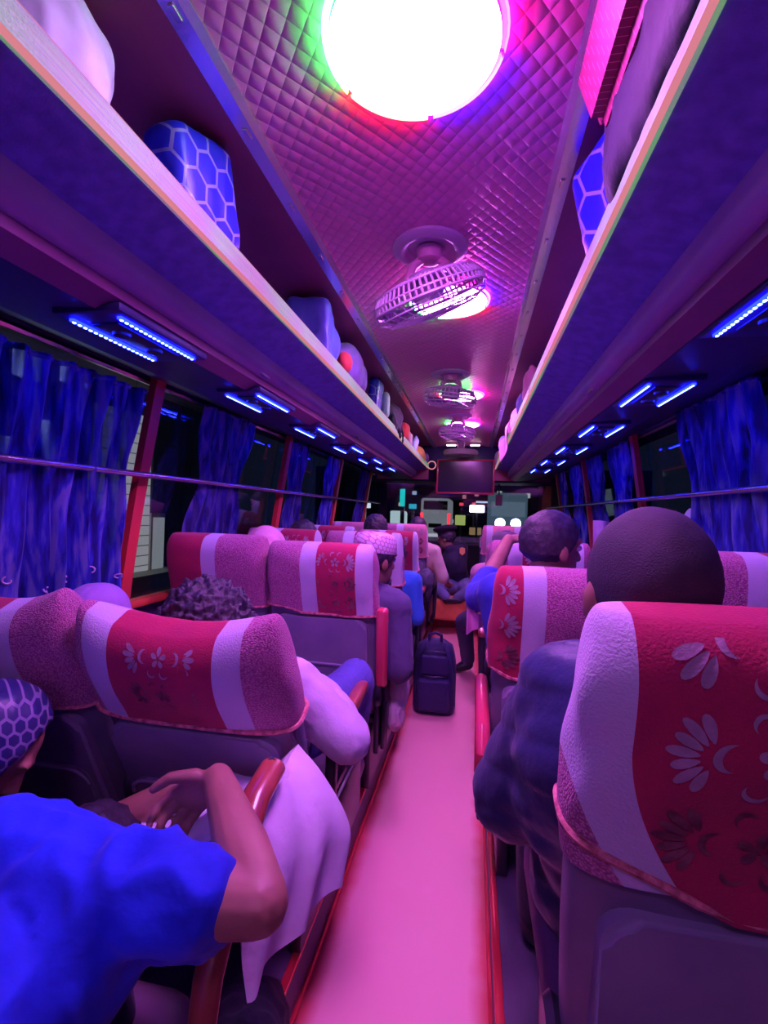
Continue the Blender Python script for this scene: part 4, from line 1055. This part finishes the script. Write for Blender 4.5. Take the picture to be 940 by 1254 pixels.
bag('purple_pouch', 'small purple pouch at the very end of the left rack by the ring', 'pouch', [('b', (-.44, 5.88, 2.02), (.05, .09, .07))], cloth('violet_pouch', (.35, .2, .6)), wr=.01)
# right rack
t = thing('woven_bag', 'large dark bag with pink woven side at the top of the right rack', 'bag', (.5, .9, 1.95), 'bags on the overhead racks')
b = MB(); b.prism([(.375, 2.10), (.335, 2.21), (.36, 2.222), (.40, 2.222), (.42, 2.10)], 'y', .55, 1.0)
bmesh.ops.bevel(b.bm, geom=b.bm.edges[:], offset=.02, segments=2, affect='EDGES'); obj('woven_side', b, weave_mat('pink_woven_plastic', (.90, .22, .36), (.30, .02, .10), 17), t, world=True)
b = MB(); b.box((.53, .80, 2.085), (.27, .46, .27), bevel=.04, seg=3); obj('body', vox(b, .012, 4, .01, 8), cloth('dark_violet_bag', (.008, .006, .030)), t, world=True)
bag('hexagon_bag', 'bright blue hexagon patterned bag on the right rack behind the lip', 'bag', [('x', (.475, 1.17, 2.075), (.12, .20, .25), RZ(R(16), 3, 'Z') @ RZ(R(-14), 3, 'Y'))], hex_mat('bright_blue_hexagon_cloth', (.01, .012, .75), (.22, .22, .6), 13), wr=.004)
bag('pink_bag', 'dull pink bag on the right rack, pointed corner up', 'bag', [('l', [(.50, 2.75, 2.02), (.47, 2.72, 2.10), (.45, 2.68, 2.15)], [.09, .06, .02])], cloth('dusty_pink_cloth', (.62, .25, .42)), wr=.008)
bag('deep_blue_bag', 'small deep blue bag on the right rack', 'bag', [('b', (.48, 3.22, 2.06), (.06, .12, .10))], cloth('deep_blue_cloth', (.05, .04, .55)), wr=.01)
bag('light_pink_bag', 'light pink bag on the right rack beyond the deep blue bag', 'bag', [('b', (.46, 3.65, 2.05), (.05, .14, .09))], cloth('light_pink_cloth', (.85, .50, .62)), wr=.012)
bag('magenta_bag', 'wide purple magenta bag on the right rack', 'bag', [('x', (.48, 4.0, 2.05), (.12, .25, .14))], cloth('purple_magenta_cloth', (.50, .16, .45)), wr=.01)
b = MB(); b.grid(lambda u, v: (.402 - .012 * math.sin(9 * u + 2 * v) - .02 * v * (1 - v), lerp(3.55, 4.70, u), lerp(2.02, 1.87 - .05 * u + .02 * math.sin(8 * u), v)), 40, 12); b.solid(.005)
tag(obj('hanging_shawl', b, cloth('pale_magenta_shawl', (.80, .38, .68))), 'pale magenta shawl hanging over the lip of the right rack', 'shawl')
bag('white_blue_bag', 'blue bag with white edge near the far end of the right rack', 'bag', [('b', (.44, 4.95, 2.05), (.05, .13, .10))], cloth('blue_bag_cloth', (.04, .05, .60), (.4, .4, .7)), wr=.008)
bag('yellow_strip', 'thin yellow package on the lip near the far end of the right rack', 'package', [('l', [(.42, 4.9, 2.0), (.415, 5.6, 1.99)], [.02, .018])], cloth('pale_yellow_cloth', (.85, .75, .25)), vx=.008, wr=.004)
bag('lilac_bag', 'lilac bag at the far end of the right rack', 'bag', [('b', (.45, 5.85, 2.03), (.06, .12, .09))], cloth('lilac_cloth', (.5, .42, .7)), wr=.012)

# driver partition and driver's seat on the front right
t = thing('driver_partition', 'dark panel behind the driver at the front right', 'partition', (.62, 5.95, .16))
b = MB(); b.box((.62, 5.98, .56), (.74, .03, .80), bevel=.01); obj('panel', b, M['panel'], t, world=True)
b = MB(); b.tube([(.26, 5.98, .16), (.26, 5.98, 1.08), (.98, 5.98, 1.08)], .014, 10); obj('rail', b, M['chrome'], t, world=True)

# ------------------------------------------------------------------ outside the bus
b = MB(); b.box((0, 25, -.85), (60, 70, .1)); struct('ground', b, mat('night_asphalt', (.05, .05, .055), .6, c2=(.035, .035, .04), vs=2))
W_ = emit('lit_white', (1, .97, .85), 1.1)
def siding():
    t = NT('lit_white_siding'); x, y, z = t.xyz()
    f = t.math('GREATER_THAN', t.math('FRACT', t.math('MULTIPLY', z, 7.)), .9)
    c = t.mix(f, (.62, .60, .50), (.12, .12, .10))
    bb = t.n('ShaderNodeBsdfPrincipled'); t.put(bb.inputs['Base Color'], c); t.put(bb.inputs['Emission Color'], c); bb.inputs['Emission Strength'].default_value = 1.0  # wall glows by itself, standing in for street light falling on it
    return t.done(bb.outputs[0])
t = thing('building', 'white boarded building seen through the gap between left curtains', 'building', (-4.6, 6.2, -.8))
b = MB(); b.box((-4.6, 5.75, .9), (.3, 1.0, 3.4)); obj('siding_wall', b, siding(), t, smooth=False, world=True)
b = MB(); b.box((-4.75, 7.2, 1.2), (.3, 1.4, 4.0)); obj('dark_wall', b, mat('dark_plaster', (.06, .06, .06), .7), t, smooth=False, world=True)
b = MB(); b.box((-4.55, 6.48, .75), (.16, .32, .95)); wf = obj('window', b, mat('window_frame_white', (.5, .5, .45), .5), t, smooth=False, world=True)
b = MB(); b.box((-4.46, 6.48, .75), (.02, .24, .82)); o_ = obj('pane', b, emit('lit_pane', (.8, .85, .7), .55), wf, smooth=False); o_.location = -t.location
b = MB(); b.box((-4.4, 6.1, -.15), (.6, 1.4, 1.1)); obj('low_wall', b, mat('pale_low_wall', (.6, .6, .5), .7), t, smooth=False, world=True)
t = thing('shop_front', 'row of dimly lit shops beyond the nearest left window', 'building', (-4.6, 2.2, -.8))
b = MB(); b.box((-4.7, 2.6, 1.4), (.3, 5.2, 4.8)); obj('wall', b, mat('dark_shop_wall', (.05, .05, .06), .7), t, smooth=False, world=True)
for k, (y, z, w, h) in enumerate(((4.93, 2.95, .36, .42), (4.32, 2.85, .30, .40), (4.9, 3.42, .5, .16), (2.9, 2.35, .9, .5), (4.75, 1.9, .45, .7), (4.1, 1.6, .35, .8), (2.0, 2.5, .6, .5))):
    b = MB(); b.box((-4.53, y, z), (.04, w, h)); obj('window', b, emit('shop_glow', (.75, .95, .85), 2.6), t, smooth=False, world=True)
# coach seen from behind
t = thing('coach', 'white coach seen from behind through the windscreen, red tail lights', 'bus', (-3., 41, -.8))
cw = emit('coach_white_lit', (.72, .76, .66), .6, (.5, .55, .48), 1.)  # white body glows by itself; the light on it is put into emission
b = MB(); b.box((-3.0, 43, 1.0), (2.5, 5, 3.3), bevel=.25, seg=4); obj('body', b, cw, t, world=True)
b = MB(); b.box((-3.0, 40.47, 2.05), (2.0, .08, .75), bevel=.03); obj('rear_window', b, mat('coach_glass', (.03, .035, .04), .2), t, world=True)
b = MB(); b.box((-3.0, 40.45, .35), (1.1, .06, .35), bevel=.02); obj('rear_grille', b, M['black'], t, world=True)
for sx in (-1, 1):
    b = MB(); b.box((-3.0 + sx * 1.13, 40.42, .95), (.26, .1, .95), bevel=.05); obj('tail_light', b, emit('tail_light_red', (1., .04, .05), 4.), t, world=True)
    b = MB(); b.lathe([(0, -.15), (.45, -.15), (.5, 0), (.45, .15), (0, .15)], (-3.0 + sx * 1.0, 41.6, -.33), 24, Matrix.Rotation(PI / 2, 3, 'Y')); obj('wheel', b, M['black'], t, world=True)
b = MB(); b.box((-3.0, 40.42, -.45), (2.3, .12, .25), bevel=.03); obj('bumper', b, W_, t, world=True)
# oncoming lorry with bright headlights
t = thing('lorry', 'oncoming lorry with two dazzling headlights, right of the windscreen', 'lorry', (2.2, 30, -.8))
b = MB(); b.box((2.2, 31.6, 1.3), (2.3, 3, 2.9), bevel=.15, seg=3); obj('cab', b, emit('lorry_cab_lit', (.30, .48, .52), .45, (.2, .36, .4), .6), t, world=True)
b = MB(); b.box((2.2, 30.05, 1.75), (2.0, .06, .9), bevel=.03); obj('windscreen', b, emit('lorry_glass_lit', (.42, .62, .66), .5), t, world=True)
for sx in (-1, 1):
    b = MB(); b.ball((2.2 + sx * .46, 29.95, .90), (.30, .1, .30)); obj('headlight', b, emit('headlight_white', (1., 1., 1.), 30.), t, world=True)
    b = MB(); b.lathe([(0, -.15), (.45, -.15), (.5, 0), (.45, .15), (0, .15)], (2.2 + sx * .95, 31.2, -.33), 24, Matrix.Rotation(PI / 2, 3, 'Y')); obj('wheel', b, M['black'], t, world=True)
# street: shops, signs and lights
def glow(name, label, cat, c, s, col, k):
    t = thing(name, label, cat, (c[0], c[1], -.8))
    b = MB(); b.box(c, s, bevel=min(s) * .2); obj('lit_panel', b, emit('lit_' + name, col, k), t, smooth=False, world=True)
    b = MB(); b.box((c[0], c[1] + s[1] * .5 + .06, c[2] / 2 - .4), (.12, .1, c[2] + .8)); obj('post', b, M['metal_dark'], t, smooth=False, world=True)
glow('neon_sign', 'tall teal neon sign seen left through the windscreen', 'sign', (-2.05, 15, 1.82), (.16, .06, .55), (.02, .85, .62), 1.6)
glow('teal_sign', 'small teal lit sign right of the tall neon sign', 'sign', (-2.6, 22, 1.65), (.35, .06, .22), (.05, .7, .75), 1.3)
glow('lit_kiosk', 'brightly lit pale green kiosk left of the coach', 'kiosk', (-3.1, 21, .95), (.75, .6, .95), (.75, 1., .80), 1.3)
glow('lit_shop', 'pale blue lit shop window below the neon sign', 'shop', (-3.0, 24, .2), (1.5, .6, .8), (.45, .65, .72), .8)
glow('street_lamp', 'bright white street lamp right of the coach', 'street lamp', (.35, 30, 1.72), (.9, .3, .45), (1., 1., .92), 9.)
glow('yellow_sign', 'yellow green lit sign right of the coach', 'sign', (-.75, 34, .95), (.7, .2, .7), (.75, .9, .2), 1.1)
glow('red_sign', 'small red light above the road right of the coach', 'sign', (-.75, 36, 2.1), (.3, .1, .22), (1., .06, .1), 2.2)
glow('red_lamp', 'second small red light farther right above the road', 'light', (.15, 36, 2.15), (.28, .1, .2), (1., .08, .1), 2.2)
glow('white_lamp', 'small white lamp at the left end of the windscreen', 'lamp', (-3.75, 17, 1.6), (.5, .1, .25), (.9, 1., .9), 1.8)
glow('orange_lamp', 'small orange lit stall under the street lamp', 'stall', (.3, 33, .25), (.8, .2, .5), (.8, .5, .2), .7)
glow('string_lights', 'row of white lights above the oncoming lorry', 'light', (1.6, 38, 2.35), (2.6, .1, .14), (.8, .95, 1.), 1.6)
t = thing('building', 'dark building on the far side of the road behind the coach', 'building', (0, 60, -.8))
b = MB(); b.box((0, 60, 3), (40, 1, 8)); obj('wall', b, mat('far_dark_wall', (.04, .05, .05), .8), t, smooth=False, world=True)
random.seed(3)
for k in range(14):
    b = MB(); b.box((-9 + k * 1.5 + random.random() * .6, 59.4, random.uniform(.2, 4.2)), (random.uniform(.3, .8), .1, random.uniform(.25, .6))); obj('window', b, emit('far_window_glow', random.choice([(.9, .8, .5), (.6, .8, .9), (.9, .95, .8), (.9, .3, .3)]), 1.0), t, smooth=False, world=True)

# ------------------------------------------------------------------ camera, world, colour
cam = bpy.data.cameras.new('camera'); co = bpy.data.objects.new('camera', cam); COL.objects.link(co)
yaw, rol = R(10.56), R(1.8)
f = V(-math.sin(yaw), math.cos(yaw), 0); r0 = V(math.cos(yaw), math.sin(yaw), 0); u0 = r0.cross(f)
r = r0 * math.cos(rol) + u0 * math.sin(rol); u = -r0 * math.sin(rol) + u0 * math.cos(rol)
mw = Matrix((r, u, -f)).transposed().to_4x4(); mw.translation = V(.17, 0, 1.35); co.matrix_world = mw
cam.sensor_fit = 'VERTICAL'; cam.sensor_height = 36; cam.lens = 590 / 1254 * 36; cam.clip_start = .02; cam.clip_end = 200
S.camera = co
w = bpy.data.worlds.new('night'); S.world = w; w.use_nodes = True
w.node_tree.nodes['Background'].inputs[0].default_value = (.02, .03, .06, 1); w.node_tree.nodes['Background'].inputs[1].default_value = .4
S.view_settings.view_transform = 'Standard'; S.view_settings.look = 'None'; S.view_settings.exposure = 0; S.view_settings.gamma = 1
S.cycles.max_bounces = 8; S.cycles.diffuse_bounces = 4; S.cycles.transparent_max_bounces = 12; S.cycles.sample_clamp_indirect = 6.; S.cycles.use_denoising = True
